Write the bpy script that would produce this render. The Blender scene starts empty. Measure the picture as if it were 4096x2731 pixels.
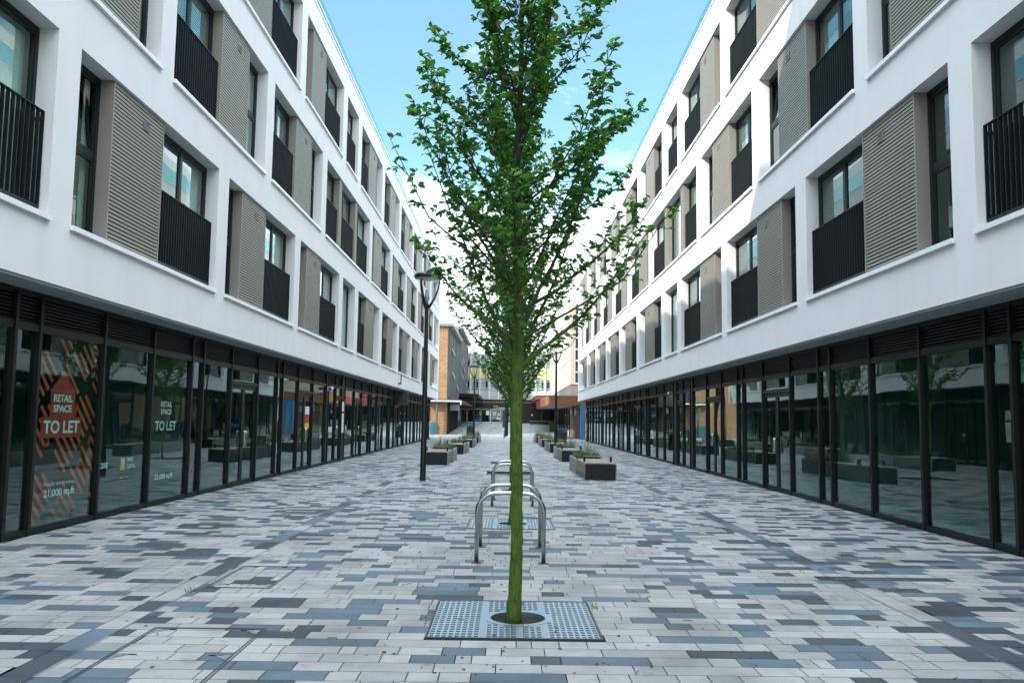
import bpy, bmesh, math, random
from mathutils import Vector, Matrix
R = math.radians
rnd = random.Random(7)
scene = bpy.context.scene
COL = scene.collection

# ------------------------------------------------------------------ helpers
def ident(p): return p

class MB:
    """collects geometry and links it as ONE mesh object"""
    def __init__(self, f=ident): self.v = []; self.f = []; self.map = f
    def box(self, x0, x1, y0, y1, z0, z1):
        n = len(self.v)
        self.v += [(x, y, z) for x in (x0, x1) for y in (y0, y1) for z in (z0, z1)]
        for q in ((0,1,3,2),(4,6,7,5),(0,4,5,1),(2,3,7,6),(0,2,6,4),(1,5,7,3)): self.f.append(tuple(n+i for i in q))
        return self
    def poly(self, pts):
        n = len(self.v); self.v += [tuple(p) for p in pts]; self.f.append(tuple(range(n, n+len(pts)))); return self
    def prism(self, pts, axis, a, b):
        """closed outline pts (2D) extruded along axis from a to b"""
        def p3(p, t):
            return (t, p[0], p[1]) if axis == 0 else (p[0], t, p[1]) if axis == 1 else (p[0], p[1], t)
        n = len(self.v); k = len(pts)
        self.v += [p3(p, a) for p in pts] + [p3(p, b) for p in pts]
        self.f.append(tuple(range(n, n+k))); self.f.append(tuple(range(n+2*k-1, n+k-1, -1)))
        for i in range(k): j = (i+1) % k; self.f.append((n+i, n+j, n+k+j, n+k+i))
        return self
    def strip(self, pts, axis, a, b):
        """open profile extruded along axis"""
        def p3(p, t):
            return (t, p[0], p[1]) if axis == 0 else (p[0], t, p[1]) if axis == 1 else (p[0], p[1], t)
        n = len(self.v); k = len(pts)
        self.v += [p3(p, a) for p in pts] + [p3(p, b) for p in pts]
        for i in range(k-1): self.f.append((n+i, n+i+1, n+k+i+1, n+k+i))
        return self
    def tube(self, path, rad, seg=8, cap=True):
        path = [Vector(p) for p in path]
        if not hasattr(rad, '__len__'): rad = [rad]*len(path)
        n0 = len(self.v); up = None
        for i, p in enumerate(path):
            d = (path[min(i+1, len(path)-1)] - path[max(i-1, 0)]).normalized()
            if up is None:
                up = Vector((0,0,1)) if abs(d.z) < .9 else Vector((1,0,0))
            a = d.cross(up).normalized(); b = a.cross(d).normalized(); up = b
            for k in range(seg):
                t = 2*math.pi*k/seg
                self.v.append(tuple(p + (a*math.cos(t) + b*math.sin(t))*rad[i]))
        for i in range(len(path)-1):
            for k in range(seg):
                k2 = (k+1) % seg; o = n0+i*seg
                self.f.append((o+k, o+k2, o+seg+k2, o+seg+k))
        if cap:
            self.f.append(tuple(n0+k for k in range(seg)))
            o = n0+(len(path)-1)*seg; self.f.append(tuple(o+k for k in reversed(range(seg))))
        return self
    def lathe(self, prof, c=(0,0,0), seg=24):
        n0 = len(self.v)
        for r, z in prof:
            for k in range(seg):
                t = 2*math.pi*k/seg; self.v.append((c[0]+r*math.cos(t), c[1]+r*math.sin(t), c[2]+z))
        for i in range(len(prof)-1):
            for k in range(seg):
                k2 = (k+1) % seg; o = n0+i*seg
                self.f.append((o+k, o+k2, o+seg+k2, o+seg+k))
        return self
    def build(self, name, mat, parent=None, smooth=False, recalc=True, bevel=0):
        me = bpy.data.meshes.new(name)
        me.from_pydata([self.map(p) for p in self.v], [], self.f)
        if recalc:
            bm = bmesh.new(); bm.from_mesh(me); bmesh.ops.recalc_face_normals(bm, faces=bm.faces); bm.to_mesh(me); bm.free()
        me.materials.append(mat)
        if smooth:
            for p in me.polygons: p.use_smooth = True
        o = bpy.data.objects.new(name, me); COL.objects.link(o)
        if parent is not None: set_parent(o, parent)
        if bevel:
            m = o.modifiers.new('bevel', 'BEVEL'); m.width = bevel; m.segments = 2; m.limit_method = 'ANGLE'
        return o

def set_parent(o, p):
    o.parent = p; o.matrix_parent_inverse = world_of(p).inverted()
def world_of(o):
    m = o.matrix_basis.copy()
    while o.parent is not None:
        m = o.parent.matrix_basis @ (o.matrix_parent_inverse @ m); o = o.parent
    return m

def tag(o, label=None, cat=None, group=None, kind=None):
    if label: o['label'] = label
    if cat: o['category'] = cat
    if group: o['group'] = group
    if kind: o['kind'] = kind
    return o
def thing(name, label, cat, loc=(0,0,0), rz=0, group=None):
    o = bpy.data.objects.new(name, None); COL.objects.link(o); o.empty_display_size = .2
    o.location = loc; o.rotation_euler = (0,0,rz)
    return tag(o, label, cat, group)
KIDS = {}
def copy_thing(root, loc, rz=0, label=None, scale=None):
    """a copy of a thing with copies of its parts and sub-parts (they share mesh data)"""
    r = root.copy(); COL.objects.link(r); r.location = loc; r.rotation_euler = (0,0,rz)
    if scale: r.scale = (scale,)*3
    if label: r['label'] = label
    for ch in list(root.children):
        c = ch.copy(); COL.objects.link(c); c.parent = r; c.matrix_parent_inverse = ch.matrix_parent_inverse.copy()
        for g in list(ch.children):
            d = g.copy(); COL.objects.link(d); d.parent = c; d.matrix_parent_inverse = g.matrix_parent_inverse.copy()
    return r

# ------------------------------------------------------------------ materials
def new_mat(name):
    m = bpy.data.materials.new(name); m.use_nodes = True
    nt = m.node_tree; b = nt.nodes['Principled BSDF']; return m, nt, b
def nd(nt, typ, **kw):
    n = nt.nodes.new(typ)
    for k, v in kw.items():
        if k.startswith('i_'): n.inputs[k[2:].replace('_', ' ')].default_value = v
        else: setattr(n, k, v)
    return n
def ramp(nt, fac, stops):
    r = nt.nodes.new('ShaderNodeValToRGB'); e = r.color_ramp.elements
    while len(e) < len(stops): e.new(.5)
    for el, (p, c) in zip(e, stops):
        el.position = p; el.color = (c[0], c[1], c[2], 1) if hasattr(c, '__len__') else (c, c, c, 1)
    nt.links.new(fac, r.inputs[0]); return r.outputs[0]
def mixc(nt, fac, a, b, mode='MIX'):
    m = nt.nodes.new('ShaderNodeMix'); m.data_type = 'RGBA'; m.blend_type = mode
    for s, v in ((0, fac), (6, a), (7, b)):
        if isinstance(v, bpy.types.NodeSocket): nt.links.new(v, m.inputs[s])
        elif s == 0: m.inputs[0].default_value = v
        else: m.inputs[s].default_value = (*v, 1)
    return m.outputs[2]
def noise(nt, vec, scale, detail=4, rough=.55, dist=0):
    n = nd(nt, 'ShaderNodeTexNoise'); n.inputs['Scale'].default_value = scale; n.inputs['Detail'].default_value = detail
    n.inputs['Roughness'].default_value = rough; n.inputs['Distortion'].default_value = dist
    if vec is not None: nt.links.new(vec, n.inputs['Vector'])
    return n.outputs['Fac']
def pos(nt): return nd(nt, 'ShaderNodeNewGeometry').outputs['Position']
def mapped(nt, vec, scale=(1,1,1)):
    m = nd(nt, 'ShaderNodeMapping'); m.inputs['Scale'].default_value = scale; nt.links.new(vec, m.inputs['Vector']); return m.outputs[0]
def bump(nt, b, h, strength, dist=.01):
    n = nd(nt, 'ShaderNodeBump'); n.inputs['Strength'].default_value = strength; n.inputs['Distance'].default_value = dist
    nt.links.new(h, n.inputs['Height']); nt.links.new(n.outputs[0], b.inputs['Normal'])

def surf(name, col, rough=.6, metal=0, var=.12, vscale=3, bumps=None, spec=.5, streak=0):
    """painted / plain surface with slight mottling and optional fine bump and run-off streaks"""
    m, nt, b = new_mat(name); p = pos(nt)
    n = noise(nt, p, vscale)
    c = mixc(nt, n, tuple(x*(1-var) for x in col), tuple(min(1, x*(1+var)) for x in col))
    if streak:
        s = noise(nt, mapped(nt, p, (1.7, 1.7, .2)), 1.6, 6, .6)
        f = ramp(nt, s, [(.5, 0), (.78, streak)])
        c = mixc(nt, f, c, tuple(x*.55 for x in col))
    nt.links.new(c, b.inputs['Base Color'])
    b.inputs['Roughness'].default_value = rough; b.inputs['Metallic'].default_value = metal; b.inputs['Specular IOR Level'].default_value = spec
    if bumps: bump(nt, b, noise(nt, p, bumps[0], 3), bumps[1], bumps[2] if len(bumps) > 2 else .004)
    return m

M = {}
M['render_white'] = surf('white_render', (.72,.712,.705), .92, var=.06, vscale=1.2, bumps=(90, .25, .004), spec=.25, streak=.10)
M['soffit'] = surf('soffit_grey', (.30,.31,.31), .8, var=.05)
M['sill_metal'] = surf('white_sill_metal', (.78,.78,.79), .4, var=.03)
M['anthracite'] = surf('anthracite_metal', (.009,.012,.014), .45, var=.2, vscale=8, spec=.3)
M['black_frame'] = surf('black_frame_metal', (.0055,.0065,.0065), .48, var=.2, vscale=6, spec=.28)
M['taupe'] = surf('taupe_metal', (.27,.25,.215), .5, var=.05)
M['taupe_flat'] = surf('taupe_flat_metal', (.25,.225,.2), .5, var=.04)
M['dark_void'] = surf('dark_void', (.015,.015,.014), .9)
M['room'] = surf('room_plaster', (.30,.30,.28), .9, var=.06)
M['curtain'] = surf('pale_curtain', (.62,.62,.57), .9, var=.1, vscale=12)
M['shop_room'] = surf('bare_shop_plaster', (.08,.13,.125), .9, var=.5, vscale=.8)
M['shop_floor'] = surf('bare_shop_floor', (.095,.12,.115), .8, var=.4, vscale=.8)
M['steel'] = surf('brushed_steel', (.42,.42,.41), .24, metal=1, var=.1, vscale=20, bumps=(300, .05, .001))
M['galv'] = surf('galvanised_steel', (.33,.41,.46), .42, metal=.85, var=.18, vscale=9, bumps=(60, .12, .001))
M['lamp_black'] = surf('lamp_black_paint', (.008,.010,.010), .33, var=.2, vscale=6)
M['concrete'] = surf('planter_concrete', (.30,.30,.29), .85, var=.18, vscale=5, bumps=(60, .3, .003), streak=.25)
M['soil'] = surf('brown_soil', (.035,.024,.016), .95, var=.5, vscale=30, bumps=(60, .8, .01))
M['pit'] = surf('pit_soil_shade', (.012,.010,.008), .95, var=.4, vscale=25)  # soil coloured near-black for the shade under the grate
M['ground'] = surf('dark_joint_sand', (.045,.045,.042), .95, var=.3, vscale=20)
M['orange_vinyl'] = surf('orange_red_vinyl', (.56,.065,.020), .5, var=.06)
M['house_vinyl'] = surf('red_vinyl', (.42,.035,.012), .5, var=.06)
M['white_vinyl'] = surf('white_vinyl', (.75,.76,.75), .5, var=.02)
M['yellow_vinyl'] = surf('amber_vinyl', (.75,.33,.03), .5, var=.03)
M['red_paper'] = surf('red_print', (.42,.04,.03), .6)
M['yellow_paper'] = surf('yellow_print', (.62,.42,.03), .6)
M['white_paper'] = surf('white_paper', (.75,.75,.72), .7)
M['camera_white'] = surf('camera_white_plastic', (.75,.75,.76), .35, var=.02)
M['blue_paint'] = surf('bright_blue_paint', (.008,.14,.32), .5, var=.08)
M['shutter'] = surf('brown_grey_shutter', (.095,.08,.062), .55, var=.15)
M['dark_brown'] = surf('dark_brown_boards', (.022,.018,.014), .6, var=.25)
M['pebble'] = surf('pebble_dash', (.36,.30,.25), .95, var=.45, vscale=24, bumps=(40, .8, .02))
M['cream'] = surf('cream_stone', (.50,.455,.36), .9, var=.09, vscale=.7, streak=.2)
M['grey_panel'] = surf('pale_grey_panel', (.44,.44,.44), .8, var=.05, streak=.12)
M['lemon'] = surf('lemon_panel', (.50,.455,.24), .8, var=.05, streak=.1)
M['lightblue'] = surf('pale_blue_panel', (.45,.52,.58), .7, var=.04)
M['fascia_black'] = surf('black_fascia', (.006,.006,.007), .4)
M['roof_grey'] = surf('lead_grey_roof', (.17,.19,.20), .6, var=.1)
M['red_fascia'] = surf('red_fascia_paint', (.24,.05,.035), .55, var=.15)
M['orange_fascia'] = surf('orange_fascia_paint', (.46,.20,.035), .55, var=.1)
M['teal'] = surf('dark_teal_paint', (.02,.10,.11), .5, var=.15)
M['green_paint'] = surf('dark_green_paint', (.025,.075,.02), .5, var=.15)
M['bin_blue'] = surf('blue_bin_lid', (.02,.16,.42), .4)
M['granite_dark'] = surf('dark_granite', (.03,.035,.036), .5, var=.2, vscale=30)
M['maroon'] = surf('maroon_band', (.09,.035,.025), .6)
M['bark_grey'] = surf('bare_bark', (.20,.15,.10), .9)
M['timber_end'] = surf('timber_canopy', (.20,.065,.022), .6, var=.2)

def mat_timber():
    m, nt, b = new_mat('weathered_timber'); p = pos(nt)
    g = noise(nt, mapped(nt, p, (26, 3, 26)), 1.5, 6, .6, .6)
    c = ramp(nt, g, [(.3, (.17,.14,.12)), (.55, (.29,.25,.22)), (.8, (.36,.32,.29))])
    c = mixc(nt, ramp(nt, noise(nt, p, 1.7), [(.4, 0), (.7, .5)]), c, (.24,.16,.13))
    nt.links.new(c, b.inputs['Base Color']); b.inputs['Roughness'].default_value = .75; bump(nt, b, g, .25, .004); return m
M['timber'] = mat_timber()

def mat_brick(name, c1, c2, mortar, scale=1.0):
    m, nt, b = new_mat(name); p = pos(nt)
    sep = nd(nt, 'ShaderNodeSeparateXYZ'); nt.links.new(p, sep.inputs[0])
    add = nd(nt, 'ShaderNodeMath', operation='ADD'); nt.links.new(sep.outputs[0], add.inputs[0]); nt.links.new(sep.outputs[1], add.inputs[1])
    cmb = nd(nt, 'ShaderNodeCombineXYZ'); nt.links.new(add.outputs[0], cmb.inputs[0]); nt.links.new(sep.outputs[2], cmb.inputs[1])
    br = nd(nt, 'ShaderNodeTexBrick'); br.inputs['Scale'].default_value = scale
    br.inputs['Brick Width'].default_value = .46; br.inputs['Row Height'].default_value = .16; br.inputs['Mortar Size'].default_value = .016
    br.inputs['Color1'].default_value = (*c1, 1); br.inputs['Color2'].default_value = (*c2, 1); br.inputs['Mortar'].default_value = (*mortar, 1)
    nt.links.new(cmb.outputs[0], br.inputs['Vector'])
    c = mixc(nt, ramp(nt, noise(nt, p, .8), [(.35, 0), (.75, .5)]), br.outputs['Color'], tuple(x*.6 for x in c1))
    nt.links.new(c, b.inputs['Base Color']); b.inputs['Roughness'].default_value = .9
    bump(nt, b, br.outputs['Fac'], -.4, .01); return m
M['brick'] = mat_brick('orange_stock_brick', (.33,.165,.065), (.22,.095,.035), (.36,.30,.22))
M['brown_brick'] = mat_brick('brown_brick', (.20,.13,.11), (.12,.10,.09), (.2,.18,.16))

def mat_clad():
    m, nt, b = new_mat('weathered_cladding'); p = pos(nt)
    s = noise(nt, mapped(nt, p, (3, 3, .22)), 1.2, 6, .65)
    c = ramp(nt, s, [(.3, (.045,.055,.065)), (.5, (.095,.11,.125)), (.72, (.19,.205,.22))])
    nt.links.new(c, b.inputs['Base Color']); b.inputs['Roughness'].default_value = .65; return m
M['clad'] = mat_clad()

def mat_paver():
    m, nt, b = new_mat('granite_pavers'); p = pos(nt)
    at = nd(nt, 'ShaderNodeAttribute', attribute_name='tone')
    sp = noise(nt, p, 150, 2, .7)
    spk = ramp(nt, sp, [(.28, .35), (.43, 1.0), (.58, 1.0), (.74, 1.35)])
    c = mixc(nt, 1.0, at.outputs['Color'], spk, 'MULTIPLY')
    st = ramp(nt, noise(nt, p, 1.1, 6, .62), [(.34, .70), (.55, 1.0), (.75, 1.06)])
    c = mixc(nt, 1.0, c, st, 'MULTIPLY')
    bl = ramp(nt, noise(nt, p, 5, 5, .65, .5), [(.56, 0), (.74, .38)])
    c = mixc(nt, bl, c, (.09,.085,.07))
    vo = nd(nt, 'ShaderNodeTexVoronoi'); vo.inputs['Scale'].default_value = 2.1; nt.links.new(p, vo.inputs['Vector'])
    gum = ramp(nt, vo.outputs['Distance'], [(.030, .6), (.046, 0)])
    c = mixc(nt, gum, c, (.05,.05,.048))
    nt.links.new(c, b.inputs['Base Color'])
    b.inputs['Specular IOR Level'].default_value = .28
    r = ramp(nt, noise(nt, p, 2.5, 4), [(.3, .55), (.7, .72)]); nt.links.new(r, b.inputs['Roughness'])
    bump(nt, b, sp, .25, .002); return m
M['paver'] = mat_paver()

def mat_glass(name, tint, boost, wave, rough=0.0):
    """window glass: mirror by Fresnel, the rest seen through with a tint; slightly wavy panes"""
    m, nt, b = new_mat(name); nt.nodes.remove(b); out = nt.nodes['Material Output']; p = pos(nt)
    fr = nd(nt, 'ShaderNodeFresnel'); fr.inputs['IOR'].default_value = 1.52
    mu = nd(nt, 'ShaderNodeMath', operation='MULTIPLY', use_clamp=True); mu.inputs[1].default_value = boost; nt.links.new(fr.outputs[0], mu.inputs[0])
    ge = nd(nt, 'ShaderNodeNewGeometry'); inv = nd(nt, 'ShaderNodeMath', operation='SUBTRACT'); inv.inputs[0].default_value = 1; nt.links.new(ge.outputs['Backfacing'], inv.inputs[1])
    m2 = nd(nt, 'ShaderNodeMath', operation='MULTIPLY'); nt.links.new(mu.outputs[0], m2.inputs[0]); nt.links.new(inv.outputs[0], m2.inputs[1]); mu = m2
    gl = nd(nt, 'ShaderNodeBsdfGlossy'); gl.inputs['Roughness'].default_value = rough; gl.inputs['Color'].default_value = (.80,.96,.94,1)
    tr = nd(nt, 'ShaderNodeBsdfTransparent'); tr.inputs['Color'].default_value = (*tint, 1)
    mx = nd(nt, 'ShaderNodeMixShader'); nt.links.new(mu.outputs[0], mx.inputs[0]); nt.links.new(tr.outputs[0], mx.inputs[1]); nt.links.new(gl.outputs[0], mx.inputs[2])
    if wave:
        h = noise(nt, mapped(nt, p, (1, .9, .55)), 1.0, 1, .3)
        n = nd(nt, 'ShaderNodeBump'); n.inputs['Strength'].default_value = 1; n.inputs['Distance'].default_value = wave
        nt.links.new(h, n.inputs['Height']); nt.links.new(n.outputs[0], gl.inputs['Normal'])
    nt.links.new(mx.outputs[0], out.inputs['Surface']); return m
M['shop_glass'] = mat_glass('shop_glass', (.80,.93,.91), 1.6, .006, .003)
M['win_glass'] = mat_glass('window_glass', (.74,.86,.84), 1.7, .004)
M['roof_glass'] = mat_glass('roof_balustrade_glass', (.55,.84,.90), 1.5, 0)
M['lens'] = surf('lamp_lens', (.62,.64,.62), .25, var=.02)

def mat_leaf():
    m, nt, b = new_mat('pear_leaf'); out = nt.nodes['Material Output']
    at = nd(nt, 'ShaderNodeAttribute', attribute_name='tone'); geo = nd(nt, 'ShaderNodeNewGeometry')
    c = mixc(nt, geo.outputs['Backfacing'], at.outputs['Color'], (.075,.14,.06))
    b.inputs['Roughness'].default_value = .45; b.inputs['Specular IOR Level'].default_value = .3; nt.links.new(c, b.inputs['Base Color'])
    tl = nd(nt, 'ShaderNodeBsdfTranslucent'); tc = mixc(nt, 1.0, at.outputs['Color'], (2.0,2.4,.5), 'MULTIPLY'); nt.links.new(tc, tl.inputs['Color'])
    mx = nd(nt, 'ShaderNodeMixShader'); mx.inputs[0].default_value = .40
    nt.links.new(b.outputs[0], mx.inputs[1]); nt.links.new(tl.outputs[0], mx.inputs[2]); nt.links.new(mx.outputs[0], out.inputs['Surface']); return m
M['leaf'] = mat_leaf()
def mat_bark():
    m, nt, b = new_mat('mossy_bark'); p = pos(nt)
    g = noise(nt, mapped(nt, p, (46, 46, 6)), 1.6, 8, .72, .9)
    c = ramp(nt, g, [(.25, (.026,.044,.006)), (.5, (.085,.150,.011)), (.75, (.14,.225,.018))])
    k = ramp(nt, noise(nt, p, 7, 6, .7), [(.48, 0), (.66, .8)])
    c = mixc(nt, k, c, (.040,.042,.020))
    k2 = ramp(nt, noise(nt, mapped(nt, p, (60, 60, 9)), 1.3, 4, .6), [(.33, .85), (.42, 0)])
    c = mixc(nt, k2, c, (.012,.014,.006))
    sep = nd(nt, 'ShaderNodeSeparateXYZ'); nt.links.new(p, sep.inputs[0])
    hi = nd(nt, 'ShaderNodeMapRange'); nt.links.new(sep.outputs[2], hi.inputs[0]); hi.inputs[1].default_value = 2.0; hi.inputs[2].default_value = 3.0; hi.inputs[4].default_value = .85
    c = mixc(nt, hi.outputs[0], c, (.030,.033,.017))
    nt.links.new(c, b.inputs['Base Color']); b.inputs['Roughness'].default_value = .9; bump(nt, b, g, 1.0, .018); return m
M['bark'] = mat_bark()
def mat_grass():
    m, nt, b = new_mat('planter_leaf'); p = pos(nt)
    c = ramp(nt, noise(nt, p, 9, 3), [(.3, (.030,.060,.012)), (.6, (.065,.125,.025)), (.85, (.15,.19,.07))])
    nt.links.new(c, b.inputs['Base Color']); b.inputs['Roughness'].default_value = .5; return m
M['grass'] = mat_grass()
M['litter'] = surf('dead_leaf', (.06,.04,.022), .9, var=.5, vscale=9)

# ------------------------------------------------------------------ facades
WF = {-1: 5.8, 1: 5.9}      # white upper face
WG = {-1: 6.31, 1: 6.47}    # shop glazing plane
Y0, Y1 = -12.0, 71.5
def fmap(s): return lambda p: (s*(WF[s]+p[0]), p[1], p[2])
def gmap(s): return lambda p: (s*(WG[s]+p[0]), p[1], p[2])

FLOORS = [
 (4.06, 6.51, [
  (-1.1,4.43,'W-.02 L1.06 J2.91'), (5.0,10.55,'W0 L1.08 J2.92'), (11.13,16.66,'W0 L1.08 J2.92'), (17.28,22.81,'W0 L1.04 J2.88'), (23.40,28.93,'W0 L.95 J2.83'),
  (29.57,31.95,'S0'), (32.66,38.13,'J0 L2.1 W4.15'), (39.02,44.39,'J0 L2.1 W4.02'), (45.15,50.57,'J0 L2.03 W4.1'), (51.30,56.46,'J0 L1.95 W3.87'),
  (57.36,62.6,'J0 L1.95 W3.87'), (63.47,70.8,'L.0 O2.6')]),
 (7.32, 9.77, [
  (2.0,7.5,'J0 L2.43 W4.2'), (8.13,13.63,'J0 L2.43 W4.77'), (14.20,19.70,'J0 L2.43 W4.22'), (20.31,25.78,'J0 L2.35 W4.22'), (26.45,34.93,'J0 L2.25 J2.72 L5.31 J5.75'),
  (35.61,41.18,'W0 L.83 J2.98'), (41.95,47.43,'W0 L.81 J2.67'), (48.08,53.43,'W0 L.63 J2.73'), (54.24,59.30,'W0 L.7 J2.57'), (60.1,65.55,'W0 L.7 J2.57'), (66.3,70.8,'L.0 O2.2')]),
 (10.57, 13.0, [
  (11.0,16.5,'W0 L.9 J2.7'), (17.15,22.69,'W0 L1.0 J2.83'), (23.32,28.71,'W0 L.93 J2.72'), (29.43,31.70,'J0'), (32.45,37.93,'J0 L2.16 W4.13'), (38.75,44.15,'J0 L2.16 W4.1'),
  (44.95,50.4,'J0 L2.1 W4.1'), (51.2,56.5,'J0 L2.1 W4.0'), (57.3,62.6,'J0 L2.1 W4.0'), (63.4,70.8,'L.0 O2.4')]),
]
Z_SOF, Z_ROOF = 3.25, 13.9

def frame_bars(mb, d0, d1, ya, yb, z0, z1, w, vs=(), hs=()):
    mb.box(d0, d1, ya, ya+w, z0, z1); mb.box(d0, d1, yb-w, yb, z0, z1)
    mb.box(d0, d1, ya+w, yb-w, z1-w, z1); mb.box(d0, d1, ya+w, yb-w, z0, z0+w)
    for y in vs: mb.box(d0+.004, d1-.004, y-w*.55, y+w*.55, z0+w, z1-w)
    for z in hs: mb.box(d0+.006, d1-.006, ya+w, yb-w, z-w*.5, z+w*.5)

def window(par, s, ya, yb, z0, z1, kind):
    f = fmap(s); w = yb-ya
    mb = MB(f)
    if kind == 'J' and w > 1.2: vs, hs = [ya+w*.5], ()
    elif kind == 'W': vs, hs = (), [z0+(z1-z0)*.51]
    else: vs, hs = (), ()
    frame_bars(mb, .25, .315, ya, yb, z0, z1, .075, vs, hs)
    mb.box(.235, .25, ya+.0, yb-.0, z0, z0+.05)
    # inner sash beads
    cells = [(ya+.075, vs[0]-.04), (vs[0]+.04, yb-.075)] if vs else [(ya+.075, yb-.075)]
    zc = [(z0+.075, hs[0]-.035), (hs[0]+.035, z1-.075)] if hs else [(z0+.075, z1-.075)]
    if w > .5:
        for a, b_ in cells:
            for c, d in zc:
                frame_bars(mb, .262, .30, a, b_, c, d, .045)
    fr = mb.build('window_frame', M['anthracite'], par)
    tilt = kind == 'W' and ya < 40 and w > .5 and rnd.random() < .6
    g = MB(f)
    for a, b_ in cells:
        for c, d in zc:
            if tilt and c == zc[-1][0]: continue
            g.box(.281, .287, a, b_, c, d)
    g.build('window_pane', M['win_glass'], fr)
    if tilt:                                                        # upper sash tilted inwards at the top
        a, b_ = cells[0]; c, d = zc[-1]; ts = MB(lambda p: f((p[0]+(p[2]-c)*.14, p[1], p[2])))
        frame_bars(ts, .27, .315, a, b_, c, d, .06); ts.build('tilted_sash', M['anthracite'], fr)
        ts = MB(lambda p: f((p[0]+(p[2]-c)*.14, p[1], p[2]))); ts.box(.287, .293, a+.06, b_-.06, c+.06, d-.06); ts.build('sash_pane', M['win_glass'], fr)
    if kind in 'JS' and rnd.random() < .3:
        bl = MB(f); bz = z1-.08-(z1-z0)*rnd.choice((.18, .3, .45)); nn = int((z1-.08-bz)/.05)
        for q in range(nn): bl.poly([(.345, ya+.09, bz+q*.05), (.345, yb-.09, bz+q*.05), (.365, yb-.09, bz+q*.05+.045), (.365, ya+.09, bz+q*.05+.045)])
        bl.build('window_blind', M['curtain'], fr, recalc=False)
    for side in ((True, False) if (w > 1.2 and rnd.random() < .4) else (rnd.random() < .5,)) if (w > .5 and rnd.random() < .8) else ():
        cw = w*rnd.uniform(.14, .42); c = MB(f)
        y0_ = ya+.02 if side else yb-.02-cw; n = 14; pts = []
        for k in range(n+1): pts.append((.40+.02*math.sin(k*1.9), y0_+cw*k/n))
        nv = len(c.v); c.v += [(p[0], p[1], z0+.02) for p in pts]+[(p[0], p[1], z1-.05) for p in pts]
        for k in range(n): c.f.append((nv+k, nv+k+1, nv+n+1+k+1, nv+n+1+k))
        c.build('curtain', M['curtain'], fr)

def louvre(par, s, ya, yb, z0, z1, big=True):
    f = fmap(s); mb = MB(f); d0 = .055
    pitch = .0605; n = int((z1-z0-.06)/pitch); pts = []
    zz = z0+.03
    pts.append((d0, z0+.005)); pts.append((d0, zz))
    for k in range(n):
        a = zz+k*pitch
        pts += [(d0+.055, a+.001), (d0+.055, a+.018), (d0+.003, a+.0215), (d0, a+pitch)]
    pts.append((d0, z1-.02))
    mb.strip(pts, 1, ya+.028, yb-.028)
    pn = mb.build('louvre_panel', M['taupe'], par)
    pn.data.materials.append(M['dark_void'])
    for i, p in enumerate(pn.data.polygons):                        # gap faces coloured near-black for the shade between slats
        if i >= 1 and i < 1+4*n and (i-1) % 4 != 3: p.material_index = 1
    c = MB(f)
    for a, b_ in ((ya, ya+.028), (yb-.028, yb)): c.box(d0-.006, .31, a, b_, z0+.004, z1-.004)
    c.box(d0-.004, .31, ya+.028, yb-.028, z1-.022, z1-.003)
    c.build('louvre_casing', M['taupe_flat'], pn)
    if big and yb-ya > 1:
        v = MB(f); ym = ya+(yb-ya)*.62; zt = z1-.30
        v.box(d0-.016, d0-.002, ym-.10, ym+.10, zt-.075, zt-.065); v.box(d0-.016, d0-.002, ym-.10, ym+.10, zt+.065, zt+.075)
        v.box(d0-.016, d0-.002, ym-.10, ym-.09, zt-.065, zt+.065); v.box(d0-.016, d0-.002, ym+.09, ym+.10, zt-.065, zt+.065)
        for k in range(4): v.box(d0-.012, d0-.002, ym-.09, ym+.09, zt-.055+k*.03, zt-.043+k*.03)
        v.build('air_vent', M['taupe_flat'], pn)

def balustrade(par, s, ya, yb, z0):
    f = fmap(s); mb = MB(f); a, b_ = ya+.03, yb-.03; zb, zt = z0+.10, z0+1.35
    mb.box(.10, .155, a, b_, zt-.012, zt); mb.box(.10, .155, a, b_, zb, zb+.035)
    n = max(3, int((b_-a)/.105))
    for k in range(n+1):
        y = a+(b_-a)*k/n; mb.box(.104, .152, y-.005, y+.005, zb+.035, zt-.012)
    for z in (zb+.05, zt-.13):
        mb.box(.155, .25, a+.0, a+.02, z, z+.05); mb.box(.155, .25, b_-.02, b_, z, z+.05)
    mb.build('juliet_balustrade', M['anthracite'], par)

def parse(spec):
    out = []
    for t in spec.split(): out.append((t[0], float(t[1:])))
    return out

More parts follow.
